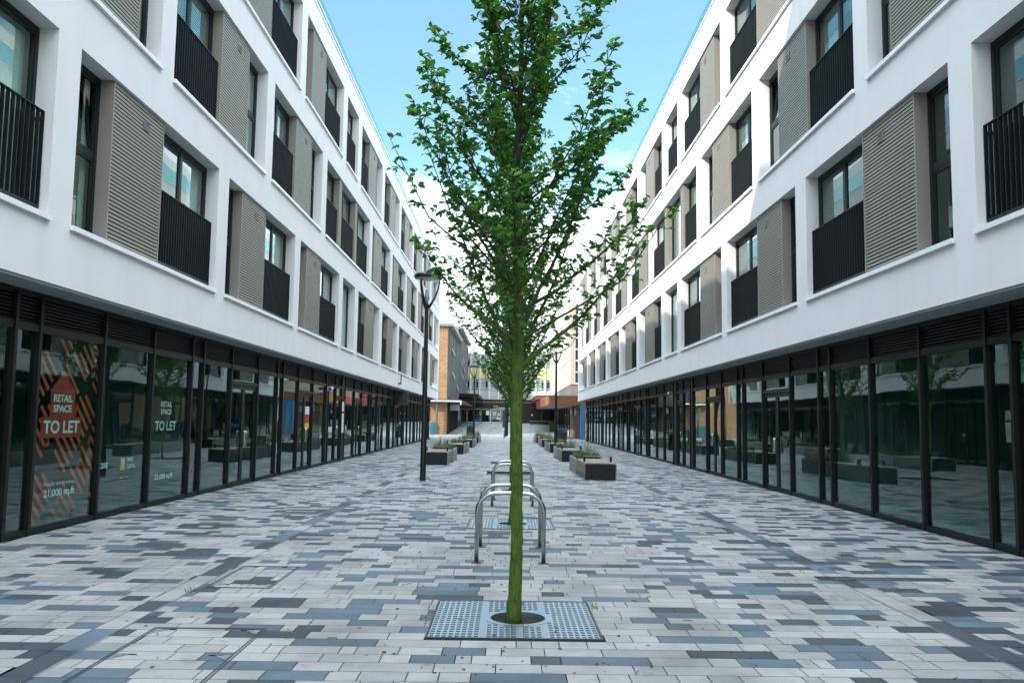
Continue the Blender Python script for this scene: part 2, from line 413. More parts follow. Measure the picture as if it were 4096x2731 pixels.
def building(s, name, label):
    root = thing(name, label, 'building', (s*WF[s], 0, 0))
    f = fmap(s); g = gmap(s)
    w = MB(f); D = .33
    # spandrel bands, full length
    bands = [(Z_SOF, FLOORS[0][0]), (FLOORS[0][1], FLOORS[1][0]), (FLOORS[1][1], FLOORS[2][0]), (FLOORS[2][1], Z_ROOF)]
    for a, b_ in bands: w.box(0, D, Y0, Y1, a, b_)
    for z0, z1, ops in FLOORS:
        y = Y0
        for o in ops:
            w.box(0, D, y, o[0], z0, z1); y = o[1]
        w.box(0, D, y, Y1, z0, z1)
    # end wall, rear wall, roof deck
    w.box(D, 14, Y1-.3, Y1, Z_SOF, Z_ROOF); w.box(13.7, 14, Y0, Y1-.3, 0, Z_ROOF); w.box(D, 13.7, Y0, Y1-.3, 13.35, 13.6)
    w.box(D, 14, Y0-.3, Y0, 0, Z_ROOF)
    w.box(WG[s]-WF[s]+.12, 13.7, Y1-.32, Y1-.06, 0, Z_SOF)
    w.build('rendered_wall', M['render_white'], root)
    so = MB(f); so.box(.02, WG[s]-WF[s]+.3, Y0, Y1-.02, Z_SOF-.035, Z_SOF-.002); so.build('soffit', M['soffit'], root)
    cp = MB(f); cp.box(-.035, .36, Y0, Y1+.03, Z_ROOF, Z_ROOF+.05); cp.box(-.018, 0, Y0, Y1, Z_ROOF-.17, Z_ROOF-.15)
    cp.build('parapet_coping', M['sill_metal'], root)
    # recessed top storey; unseen tower added for its upright shadow edge opposite
    pw = MB(f); pw.box(1.6, 12, 7.2, Y1-.4, 13.6, 16.45); pw.build('penthouse_storey', M['render_white'], root)
    if s < 0:
        tw = MB(f); tw.box(1.6, 9, Y0, 6.75, 13.6, 22.5); tw.build('shadow_tower', M['render_white'], root)
    # glass balustrade on the roof edge
    y = 0.0
    while y < Y1-1.5:
        gp = MB(f); gp.box(.30, .312, y+.02, y+1.78, Z_ROOF+.06, 14.93); gp.build('roof_glass_panel', M['roof_glass'], root); y += 1.8
    # rooms
    rm = MB(f)
    for z in (3.45, 6.75, 10.0, 13.3): rm.box(D, 6, Y0+.1, Y1-.4, z, z+.12)
    rm.box(3.4, 3.5, Y0+.1, Y1-.4, 3.57, 13.3)
    yy = Y0+3
    while yy < Y1-1: rm.box(.42, 3.4, yy, yy+.1, 3.57, 13.3); yy += 5.9
    rm.build('rooms', M['room'], root)
    # openings
    for fi, (z0, z1, ops) in enumerate(FLOORS):
        for (ya, yb, spec) in ops:
            els = parse(spec); has_o = any(k == 'O' for k, _ in els)
            si = MB(f); ys0, ys1 = ya-.03, yb+.03
            si.box(-.045, .24, ya+.002, yb-.002, z0-.001, z0+.022) ; si.box(-.052, -.003, ys0, ys1, z0-.045, z0+.0215)
            si.build('window_sill', M['sill_metal'], root)
            for i, (k, off) in enumerate(els):
                a = max(ya, ya+off); b_ = yb if i == len(els)-1 else ya+els[i+1][1]
                zb = z0+.024
                if k == 'L': louvre(root, s, a, b_, zb, z1, a < 48)
                elif k == 'O':
                    lg = MB(f); lg.box(1.5, 1.6, a, yb, z0, z1); lg.box(.33, 1.5, a-.1, a, z0, z1); lg.box(.33, 1.5, a, yb, z0-.1, z0-.002)
                    lg.box(.33, 1.5, a, yb, z1+.002, z1+.1); lg.box(.03, .2, a+.02, yb-.02, z0+.03, z0+.36)
                    lg.build('corner_loggia', M['render_white'], root)
                else:
                    if k == 'J' and s > 0 and len(els) == 5 and i == 2: k = 'S'
                    window(root, s, a, b_, zb, z1-.002, k)
                    if k == 'J': balustrade(root, s, a, b_, z0)
    return root

BAYS = [  # (start, kind): p pane, n narrow pane, d double door, e single door, c column
 (1.6,'n'),(2.2,'p'),(4.0,'d'),(5.9,'p'),(7.75,'p'),(9.0,'p'),(10.86,'n'),(11.44,'p'),(13.29,'p'),(15.15,'p'),(17.02,'n'),(17.66,'p'),(19.46,'d'),(21.55,'p'),(23.36,'n'),(23.94,'p'),(25.73,'d'),(27.65,'p'),
 (29.68,'c'),(30.10,'p'),(31.35,'e'),(32.51,'c'),(33.15,'p'),(35.20,'D'),(37.0,'p'),(39.04,'n'),(39.63,'p'),(41.46,'d'),(43.35,'p'),(45.30,'n'),(46.0,'p'),(47.76,'d'),(49.75,'p'),(51.58,'n'),(52.27,'p'),
 (54.07,'p'),(56.02,'p'),(57.84,'n'),(58.54,'p'),(60.34,'p'),(62.27,'p'),(64.1,'n'),(64.75,'p'),(66.45,'p'),(68.14,'e'),(69.3,'p'),(70.8,'.')]

def shopfront(root, s):
    g = gmap(s)
    fr_all = MB(g); fr_all.box(-.03, .12, 1.6, 70.8, 3.17, Z_SOF-.036); fr_all.build('shop_head_beam', M['black_frame'], root)
    panes = {}
    for i in range(len(BAYS)-1):
        ya, k = BAYS[i]; yb = BAYS[i+1][0]
        if k == 'D': k = 'd' if s < 0 else 'p'
        mw = .032
        m = MB(g)
        m.box(-.045, .09, ya-mw, ya+mw, 0, 3.17)                       # mullion
        a, b_ = ya+mw, yb-mw
        if k == 'c':
            m.box(-.02, .2, a, b_, 0, 3.17); m.build('shop_column', M['black_frame'], root, bevel=.004); continue
        m.box(-.03, .08, a, b_, 2.69, 2.79); m.box(-.02, .07, a, b_, 3.13, 3.17)
        if k in 'pn':
            m.box(-.03, .08, a, b_, .005, .085)
        else:
            m.box(-.03, .08, a, b_, 2.34, 2.43); m.box(-.03, .08, a, b_, .004, .02)
        fr = m.build('shop_frame', M['black_frame'], root)
        lv = MB(g); pts = []
        for q in range(7):
            z = 2.795+q*.048; pts += [(.045, z), (.0, z+.008), (-.004, z+.026), (.045, z+.034)]
        lv.strip(pts, 1, a, b_); lv.box(.06, .07, a, b_, 2.79, 3.13); lv.build('louvre_grille', M['black_frame'], fr)
        if k in 'pn':
            p = MB(g); p.box(.012, .022, a, b_, .085, 2.69); p.build('shop_pane', M['shop_glass'], fr); panes[round(ya, 2)] = fr
        else:
            p = MB(g); p.box(.012, .022, a, b_, 2.43, 2.69); p.build('fanlight_pane', M['shop_glass'], fr)
            dm = MB(g)
            leaves = [(a+.02, (a+b_)/2-.004), ((a+b_)/2+.004, b_-.02)] if k == 'd' else [(a+.12, b_-.03)]
            if k == 'd':
                # the leaf nearer the pillar side sits in a deep dark jamb
                dm.box(-.02, .10, b_-.02, b_, .02, 2.34); dm.box(-.02, .10, a, a+.02, .02, 2.34)
            else: dm.box(-.02, .10, a, a+.12, .02, 2.34); dm.box(-.02, .10, b_-.03, b_, .02, 2.34)
            for la, lb in leaves: frame_bars(dm, .0, .055, la, lb, .025, 2.33, .085)
            d = dm.build('shop_door', M['black_frame'], root); panes[round(ya, 2)] = d
            gp = MB(g)
            for la, lb in leaves: gp.box(.022, .03, la+.085, lb-.085, .11, 2.245)
            gp.build('door_pane', M['shop_glass'], d)
            hd = MB(g)
            for j, (la, lb) in enumerate(leaves):
                y = (lb-.045) if (j == 0 and k == 'd') else la+.045
                hd.tube([(0, y, .92), (-.07, y, .92), (-.075, y, .95), (-.075, y, 1.22), (-.07, y, 1.25), (0, y, 1.25)], .018, 8)
            hd.build('door_handle', M['steel'], d, smooth=True)
    # interior shell
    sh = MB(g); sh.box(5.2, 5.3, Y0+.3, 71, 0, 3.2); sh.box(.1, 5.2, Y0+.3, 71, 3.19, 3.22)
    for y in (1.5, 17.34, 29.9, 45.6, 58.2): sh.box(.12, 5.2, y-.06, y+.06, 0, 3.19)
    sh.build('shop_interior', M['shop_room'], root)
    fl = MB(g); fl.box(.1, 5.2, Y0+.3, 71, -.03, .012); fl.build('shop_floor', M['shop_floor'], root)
    # near blank part of the front, behind the camera
    bk = MB(g); bk.box(0, .1, Y0, 1.56, 0, 3.2); bk.build('shop_wall', M['black_frame'], root)
    return panes

left = building(-1, 'apartment_block', 'white apartment block wholly in shade, orange to-let poster in its black shopfront')
right = building(1, 'apartment_block', 'white apartment block with sunlit upper storeys, black shopfront without posters')
panesL = shopfront(left, -1); panesR = shopfront(right, 1)

# ------------------------------------------------------------------ lettering
def lettering(txt, size, mat, parent, origin, xdir, name='lettering', align='CENTER', bold=0.0, width=None):
    cu = bpy.data.curves.new('lettering', 'FONT'); cu.body = txt; cu.size = size; cu.align_x = align; cu.offset = bold
    o = bpy.data.objects.new('lettering_source', cu); COL.objects.link(o)
    bpy.context.view_layer.update(); dg = bpy.context.evaluated_depsgraph_get()
    me = bpy.data.meshes.new_from_object(o.evaluated_get(dg)); bpy.data.objects.remove(o)
    xs = [v.co.x for v in me.vertices]; sx = (width/(max(xs)-min(xs))) if width else 1
    X = Vector(xdir); U = Vector((0,0,1)); N = X.cross(U)
    for v in me.vertices: v.co = Vector(origin) + X*(v.co.x*sx) + U*v.co.y + N*0
    me.materials.clear(); me.materials.append(mat)
    t = bpy.data.objects.new(name, me); COL.objects.link(t); set_parent(t, parent); return t

# orange poster on the pane 11.44-13.29 and lettering on the next two panes
def clip(poly, lo, hi):
    for ax in (0, 1):
        for sgn, lim in ((1, lo[ax]), (-1, hi[ax])):
            out = []
            for i in range(len(poly)):
                p, q = poly[i], poly[(i+1) % len(poly)]
                dp, dq = sgn*(p[ax]-lim), sgn*(q[ax]-lim)
                if dp >= 0: out.append(p)
                if dp*dq < 0:
                    t = dp/(dp-dq); out.append((p[0]+(q[0]-p[0])*t, p[1]+(q[1]-p[1])*t))
            poly = out
            if len(poly) < 3: return None
    return poly
xs = lambda e: -(WG[-1]+.040)+e
def flat(mb, x, poly): mb.poly([(x, p[0], p[1]) for p in poly])
st = MB(); lo, hi = (11.50, .12), (13.24, 2.66)
def bar(p, q, w):
    dx, dy = q[0]-p[0], q[1]-p[1]; L = math.hypot(dx, dy); nx, ny = -dy/L*w/2, dx/L*w/2; ex, ey = dx/L*w/2, dy/L*w/2
    c = clip([(p[0]-ex+nx, p[1]-ey+ny), (q[0]+ex+nx, q[1]+ey+ny), (q[0]+ex-nx, q[1]+ey-ny), (p[0]-ex-nx, p[1]-ey-ny)], lo, hi)
    if c: flat(st, xs(.003), c)
tw_ = .058; u = (.707, -.707); n_ = (.707, .707)
for gi in range(-5, 7):
    for gj in range(-5, 7):
        bx = 12.35 + gi*.62*u[0] + gj*.56*n_[0]; bz = 1.45 + gi*.62*u[1] + gj*.56*n_[1]
        pts = []
        for k in range(4):
            o_ = k*.14; l0 = .0 if (k+gj) % 2 else .11; p = (bx+n_[0]*o_+u[0]*l0, bz+n_[1]*o_+u[1]*l0); q = (bx+n_[0]*o_+u[0]*.50, bz+n_[1]*o_+u[1]*.50)
            if (gi*7+gj*3+k) % 8 == 5: continue
            bar(p, q, tw_); pts.append((p, q))
        if len(pts) == 4:
            if (gi*2+gj) % 2: bar(pts[0][1], pts[1][1], tw_)
            else: bar(pts[2][0], pts[3][0], tw_)
            if gi % 2: bar(pts[2][1], pts[3][1], tw_)
poster = panesL[11.44]
st.build('poster_pattern', M['orange_vinyl'], poster, recalc=False)
hs = MB()
flat(hs, xs(.005), [(11.71,1.27),(12.81,1.27),(12.81,1.56),(12.60,1.56),(12.60,1.93),(12.26,2.22),(11.92,1.93),(11.92,1.56),(11.71,1.56)])
hs.build('poster_house', M['house_vinyl'], poster, recalc=False)
YD = (0,1,0)
def wl(t, h, y, z, par, w=None, mat='white_vinyl', e=.007, bold=.004): lettering(t, h/.72, M[mat], par, (xs(e), y, z), YD, width=w, bold=bold)
wl('RETAIL', .10, 12.255, 1.78, poster, .52); wl('SPACE', .10, 12.255, 1.635, poster, .50); wl('TO LET', .175, 12.265, 1.34, poster, .98, bold=.006)
wl('Flexible spaces across', .055, 12.29, .61, poster, .84, bold=0); wl('21,000 sq.ft', .10, 12.30, .46, poster, .84, bold=.003)
p2 = panesL[13.29]
wl('CBRE', .085, 13.59, .765, p2, .30, bold=.004)
lg = MB(); flat(lg, xs(.005), [(14.19,.70),(14.36,.70),(14.36,.90),(14.19,.90)]); lg.build('logo_square', M['yellow_vinyl'], p2, recalc=False)
l2 = MB(); flat(l2, xs(.007), [(14.22,.86),(14.33,.86),(14.26,.74),(14.24,.74),(14.29,.84),(14.22,.84)]); flat(l2, xs(.007), [(14.40,.69),(14.405,.69),(14.405,.92),(14.40,.92)]); l2.build('logo_mark', M['white_vinyl'], p2, recalc=False)
wl('MBU', .075, 14.545, .83, p2, .22, bold=.001); wl('CAPITAL', .075, 14.60, .71, p2, .32, bold=.001); wl('Peter Bennett', .03, 14.36, .56, p2, .34, bold=0)
p3 = panesL[15.15]
wl('RETAIL', .10, 15.97, 1.765, p3, .52); wl('SPACE', .10, 15.97, 1.625, p3, .50); wl('TO LET', .17, 15.99, 1.335, p3, .98, bold=.006); wl('21,000 sq.ft', .09, 16.0, .45, p3, .82, bold=.003)
# notices on the door at 25.73 and on the column at 32.51
nt_ = panesL[25.73]
for (z0, z1, mt) in ((1.70,1.95,'white_paper'), (1.44,1.68,'red_paper'), (1.26,1.43,'yellow_paper')):
    b_ = MB(); b_.box(-(WG[-1]+.020), -(WG[-1]+.018), 26.83, 27.42, z0, z1); b_.build('door_notice', M[mt], nt_)
for i, z in enumerate((1.86, 1.42, 1.05)):
    b_ = MB(); b_.box(-(WG[-1]-.024), -(WG[-1]-.0205), 32.62, 33.02, z, z+.36); b_.build('paper_notice', M['white_paper'], left)
# taped crosses on the panes
for ya, yb in ((17.66,19.46), (21.55,23.36), (23.94,25.73)):
    c = MB(); x = -(WG[-1]+.6); a, b_ = ya+.35, yb-.35
    c.tube([(x, a, .35), (x, b_, 2.0)], .018, 6); c.tube([(x-.05, a, 2.0), (x-.05, b_, .35)], .018, 6)
    c.build('cross_brace', M['black_frame'], left)
# bracket on the white band, hanging sign
br = MB(fmap(-1)); br.box(-.16, 0, 45.3, 45.42, 3.42, 3.50); br.box(-.16, -.12, 45.3, 45.42, 3.50, 3.9); br.build('wall_bracket', M['black_frame'], left)
sg = thing('hanging_sign', 'square black sign board projecting under the soffit of the shaded white block', 'sign', (-5.9, 48.45, 2.35))
b_ = MB(); b_.box(-6.28, -5.62, 48.40, 48.50, 2.36, 3.14); b_.build('sign_board', M['granite_dark'], sg, bevel=.008)
b_ = MB(); b_.box(-6.0, -5.95, 48.43, 48.47, 3.14, 3.216); b_.build('sign_bracket', M['black_frame'], sg)
lettering('SHOP', .12, M['soffit'], sg, (-5.95, 48.395, 2.6), (1,0,0)) if False else None

def cctv(s, y, z, label):
    x = s*(WG[s]-.05)
    t = thing('security_camera', label, 'camera', (x, y, z))
    a = MB(); a.box(x-.06, x+.06, y-.05, y+.05, z-.08, z+.08); a.build('mount_box', M['camera_white'], t, bevel=.01)
    b_ = MB(); x2 = x-s*.11
    b_.tube([(x2, y+.10, z+.02), (x2, y-.24, z-.01)], .055, 14); b_.build('camera_body', M['camera_white'], t, smooth=False, bevel=.008)
    c = MB(); c.tube([(x2, y-.24, z-.01), (x2, y-.262, z-.012)], .044, 14); c.build('camera_lens', M['black_frame'], t)
cctv(-1, 29.9, 2.62, 'small white security camera on the shopfront of the shaded block')
cctv(1, 33.3, 2.72, 'small white security camera on the shopfront of the sunlit block')

# ------------------------------------------------------------------ ground and paving
def zr(y): return 0.0 if y < 92 else 1.2*min(1, (y-92)/40)
gd = MB()
ys = [-600, -40, 91.9, 132, 600, 3000]
for i in range(len(ys)-1):
    a, b_ = ys[i], ys[i+1]
    gd.poly([(-2500, a, zr(a)-.04), (2500, a, zr(a)-.04), (2500, b_, zr(b_)-.04), (-2500, b_, zr(b_)-.04)])
tag(gd.build('ground', M['ground'], None), kind='structure')
TX = .075; TREES_Y = [7.05, 13.42, 19.75, 26.1, 32.4]
GR = [(TX-.66, TX+.66, y-.60, y+.72) for y in TREES_Y]
PALE, MID, DARK = (.335,.328,.315), (.100,.136,.168), (.052,.066,.076)
SL, SR = (-3.085, -2.885), (3.43, 3.63)
pv, pf, pt = [], [], []
def paver(x0, x1, y0, y1, tone):
    j = .0035; n = len(pv); x0 += j; x1 -= j; y0 += j; y1 -= j
    if x1-x0 < .02 or y1-y0 < .02: return
    pv.extend([(x0, y0, zr(y0)), (x1, y0, zr(y0)), (x1, y1, zr(y1)), (x0, y1, zr(y1))]); pf.append((n, n+1, n+2, n+3))
    k = rnd.uniform(.84, 1.12); pt.append((tone[0]*k, tone[1]*k*rnd.uniform(.985,1.015), tone[2]*k*rnd.uniform(.97,1.03), 1))
def pick(x):
    c = abs(x-.1)
    r = rnd.random()
    if c < 1.1: return PALE if r < .64 else MID if r < .96 else DARK
    if c < 2.9: return PALE if r < .46 else MID if r < .84 else DARK
    return PALE if r < .44 else MID if r < .68 else DARK
def row(xa, xb, y0, y1, cuts):
    x = xa - rnd.uniform(0, .3); tone = None; left_n = 0
    while x < xb:
        L = rnd.choice((.11,.2,.2,.2,.3,.3,.4,.4,.6)); 
        if left_n <= 0:
            last = tone; tone = pick(x+L/2)
            if tone is not PALE and last is not None and last is not PALE and rnd.random() < .6: tone = PALE
            if tone is PALE: left_n = rnd.choice((1,1,2,2))
            else: left_n = 1; L = rnd.choice((.2,.2,.3,.4,.4,.6)) if abs(x) > 1 else rnd.choice((.2,.3,.6,.6))
        left_n -= 1
        a, b_ = max(x, xa), min(x+L, xb); segs = [(a, b_)]
        for c0, c1 in cuts:
            out = []
            for p, q in segs:
                if q <= c0 or p >= c1: out.append((p, q)); continue
                if p < c0: out.append((p, c0))
                if q > c1: out.append((c1, q))
            segs = out
        t = tone
        if tone is not PALE and L <= .22 and rnd.random() < .5: t = DARK if tone is MID else MID
        for p, q in segs: paver(p, q, y0, y1, t)
        x += L
RH = .2; y = -3.0; XA, XB = -WG[-1]+.04, WG[1]-.04
while y < 132:
    y2 = y+RH
    cuts = [SL, SR] if y < 72 else []
    for g_ in GR:
        if y2 > g_[2]+.01 and y < g_[3]-.01: cuts.append((g_[0], g_[1]))
    if y < 72: xa, xb = XA, XB
    elif y < 92: xa, xb = -14, 12
    else: xa, xb = -8, 8
    row(xa, xb, y, y2, cuts); y = y2
for sx in (SL, SR):
    y = -3
    while y < 72:
        L = rnd.choice((.4,.6,.6)); paver(sx[0], sx[1], y, y+L, rnd.choice((PALE, MID, PALE, DARK, MID, DARK))); y += L
me = bpy.data.meshes.new('paving'); me.from_pydata(pv, [], pf); me.materials.append(M['paver'])
at = me.attributes.new('tone', 'FLOAT_COLOR', 'FACE'); at.data.foreach_set('color', [c for t in pt for c in t])
o = bpy.data.objects.new('paving', me); COL.objects.link(o); tag(o, kind='structure')
sb = MB(); sb.box(-60, 60, 72, 92, -.035, -.012); tag(sb.build('cross_street', M['paver'], None), kind='structure')
at = sb and bpy.data.objects['cross_street'].data.attributes.new('tone', 'FLOAT_COLOR', 'FACE'); at.data.foreach_set('color', [.3,.3,.29,1]*6)
pl = MB(); pl.poly([(-40,132,1.19),(40,132,1.19),(40,175,1.19),(-40,175,1.19)]); pz = pl.build('plaza', M['paver'], None); tag(pz, kind='structure')
at = pz.data.attributes.new('tone', 'FLOAT_COLOR', 'FACE'); at.data.foreach_set('color', [.24,.26,.27,1])

# slot drains along the two strips
for x, lb in ((-2.872, 'thin slot drain along the paving strip beside the manhole covers'), (3.418, 'thin slot drain along the paving strip before the sunlit block')):
    dr = thing('slot_drain', lb, 'drain', (x, 0, 0))
    for q in (-.011, .008): b_ = MB(); b_.box(x+q, x+q+.003, -3, 71, -.02, .0035); b_.build('drain_edge', M['galv'], dr)
dg_ = thing('drain_grating', 'small slotted drain grating set in the paving before the sunlit block', 'drain', (3.5, 8.9, 0))
b_ = MB()
for k in range(12): b_.box(3.28+k*.03, 3.295+k*.03, 9.02, 9.17, -.01, .005)
b_.box(3.27, 3.63, 9.0, 9.02, -.01, .006); b_.box(3.27, 3.63, 9.17, 9.19, -.01, .006); b_.build('grating_bars', M['granite_dark'], dg_)

def manhole(x0, x1, y0, y1, label):
    t = thing('manhole_cover', label, 'manhole cover', (x0, y0, 0), group='recessed manhole covers')
    b_ = MB(); w = .011
    for e in (0, .022):
        b_.box(x0+e, x0+e+w, y0+e, y1-e, -.02, .003); b_.box(x1-e-w, x1-e, y0+e, y1-e, -.02, .003)
        b_.box(x0+e+w, x1-e-w, y0+e, y0+e+w*.7, -.02, .003); b_.box(x0+e+w, x1-e-w, y1-e-w*.7, y1-e, -.02, .003)
    b_.build('cover_frame', M['granite_dark'], t)
    n = 3 if y1-y0 > 1.4 else 2
    for i in range(n):
        yc = y0+.12+(y1-y0-.24)*i/(n-1)
        for sx, xx in ((1, x0+.036), (-1, x1-.036)):
            c = MB(); c.prism([(xx, yc-.06), (xx+sx*.10, yc+.05), (xx, yc+.07)], 2, -.01, .004); c.build('corner_plate', M['galv'], t)
            c = MB(); c.box(xx+sx*.05-.006, xx+sx*.14+.006, yc+.052, yc+.066, -.008, .0045) if sx > 0 else c.box(xx-.146, xx-.044, yc+.052, yc+.066, -.008, .0045)
            c.build('lifting_slot', M['dark_void'], t)
manhole(-2.65, -1.80, 5.05, 6.67, 'large recessed manhole cover nearest the bottom edge of the paving')
manhole(-2.82, -2.20, 8.2, 9.4, 'smaller recessed manhole cover just beyond the large one')

# ------------------------------------------------------------------ tree grates
def make_grate():
    t = thing('tree_grate', '', 'tree grate', (TX, TREES_Y[0], 0), group='tree grates along the centre of the street')
    x0, x1, y0, y1 = GR[0]; cy = TREES_Y[0]+.06; cx = TX+.035; rh = .222
    pits = MB(); pits.box(x0, x1, y0, y1, -.034, -.030); pits.build('soil_bed', M['pit'], t)
    p = MB(); nx, ny = 27, 18; px = (x1-x0-.04)/nx; py = (y1-y0-.04)/ny
    for i in range(nx):
        for j in range(ny):
            a, b_ = x0+.02+i*px, y0+.02+j*py; c, d = a+px, b_+py
            dd = [math.hypot(X-cx, Y-cy) for X in (a, c) for Y in (b_, d)]
            if max(dd) < rh+.02: continue
            z = .004
            solid = (i in (8, 18)) or min(dd) < rh+.03 or abs((a+c)/2-(TX+.03)) < .028
            if min(dd) < rh:
                continue
            if solid: p.poly([(a,b_,z),(c,b_,z),(c,d,z),(a,d,z)]); continue
            mx, my = px*.16, py*.19
            A, B, C_, D_ = a+mx, b_+my, c-mx, d-my
            p.poly([(a,b_,z),(c,b_,z),(C_,B,z),(A,B,z)]); p.poly([(c,b_,z),(c,d,z),(C_,D_,z),(C_,B,z)])
            p.poly([(c,d,z),(a,d,z),(A,D_,z),(C_,D_,z)]); p.poly([(a,d,z),(a,b_,z),(A,B,z),(A,D_,z)])
            for q in ((A,B,C_,B),(C_,B,C_,D_),(C_,D_,A,D_),(A,D_,A,B)): p.poly([(q[0],q[1],z),(q[2],q[3],z),(q[2],q[3],z-.012),(q[0],q[1],z-.012)])
    p.build('perforated_plate', M['galv'], t, recalc=False)
    rg = MB(); rg.lathe([(rh,-.03),(rh,.0065),(rh+.055,.0065),(rh+.055,-.005)], (cx, cy, 0), 40); rg.build('tree_collar', M['galv'], t)
    fr = MB(); w = .014
    fr.box(x0, x0+w, y0, y1, -.03, .007); fr.box(x1-w, x1, y0, y1, -.03, .007); fr.box(x0+w, x1-w, y0, y0+w, -.03, .007); fr.box(x0+w, x1-w, y1-w, y1, -.03, .007)
    fr.build('grate_frame', M['granite_dark'], t)
    sm = MB(); xj = TX+.03
    sm.box(xj-.05, xj-.044, y0+.02, cy-rh-.005, -.01, .008); sm.box(xj+.04, xj+.046, y0+.02, cy-rh-.005, -.01, .008)
    sm.build('joint_strip', M['granite_dark'], t)
    return t
g0 = make_grate(); g0['label'] = 'square perforated steel grate at the foot of the foremost tree'
bpy.context.view_layer.update()
for k, lb in ((1, 'perforated steel tree grate between the two pairs of bicycle stands'), (2, 'perforated steel tree grate behind the second pair of bicycle stands')):
    copy_thing(g0, (TX, TREES_Y[k], 0), 0, lb)

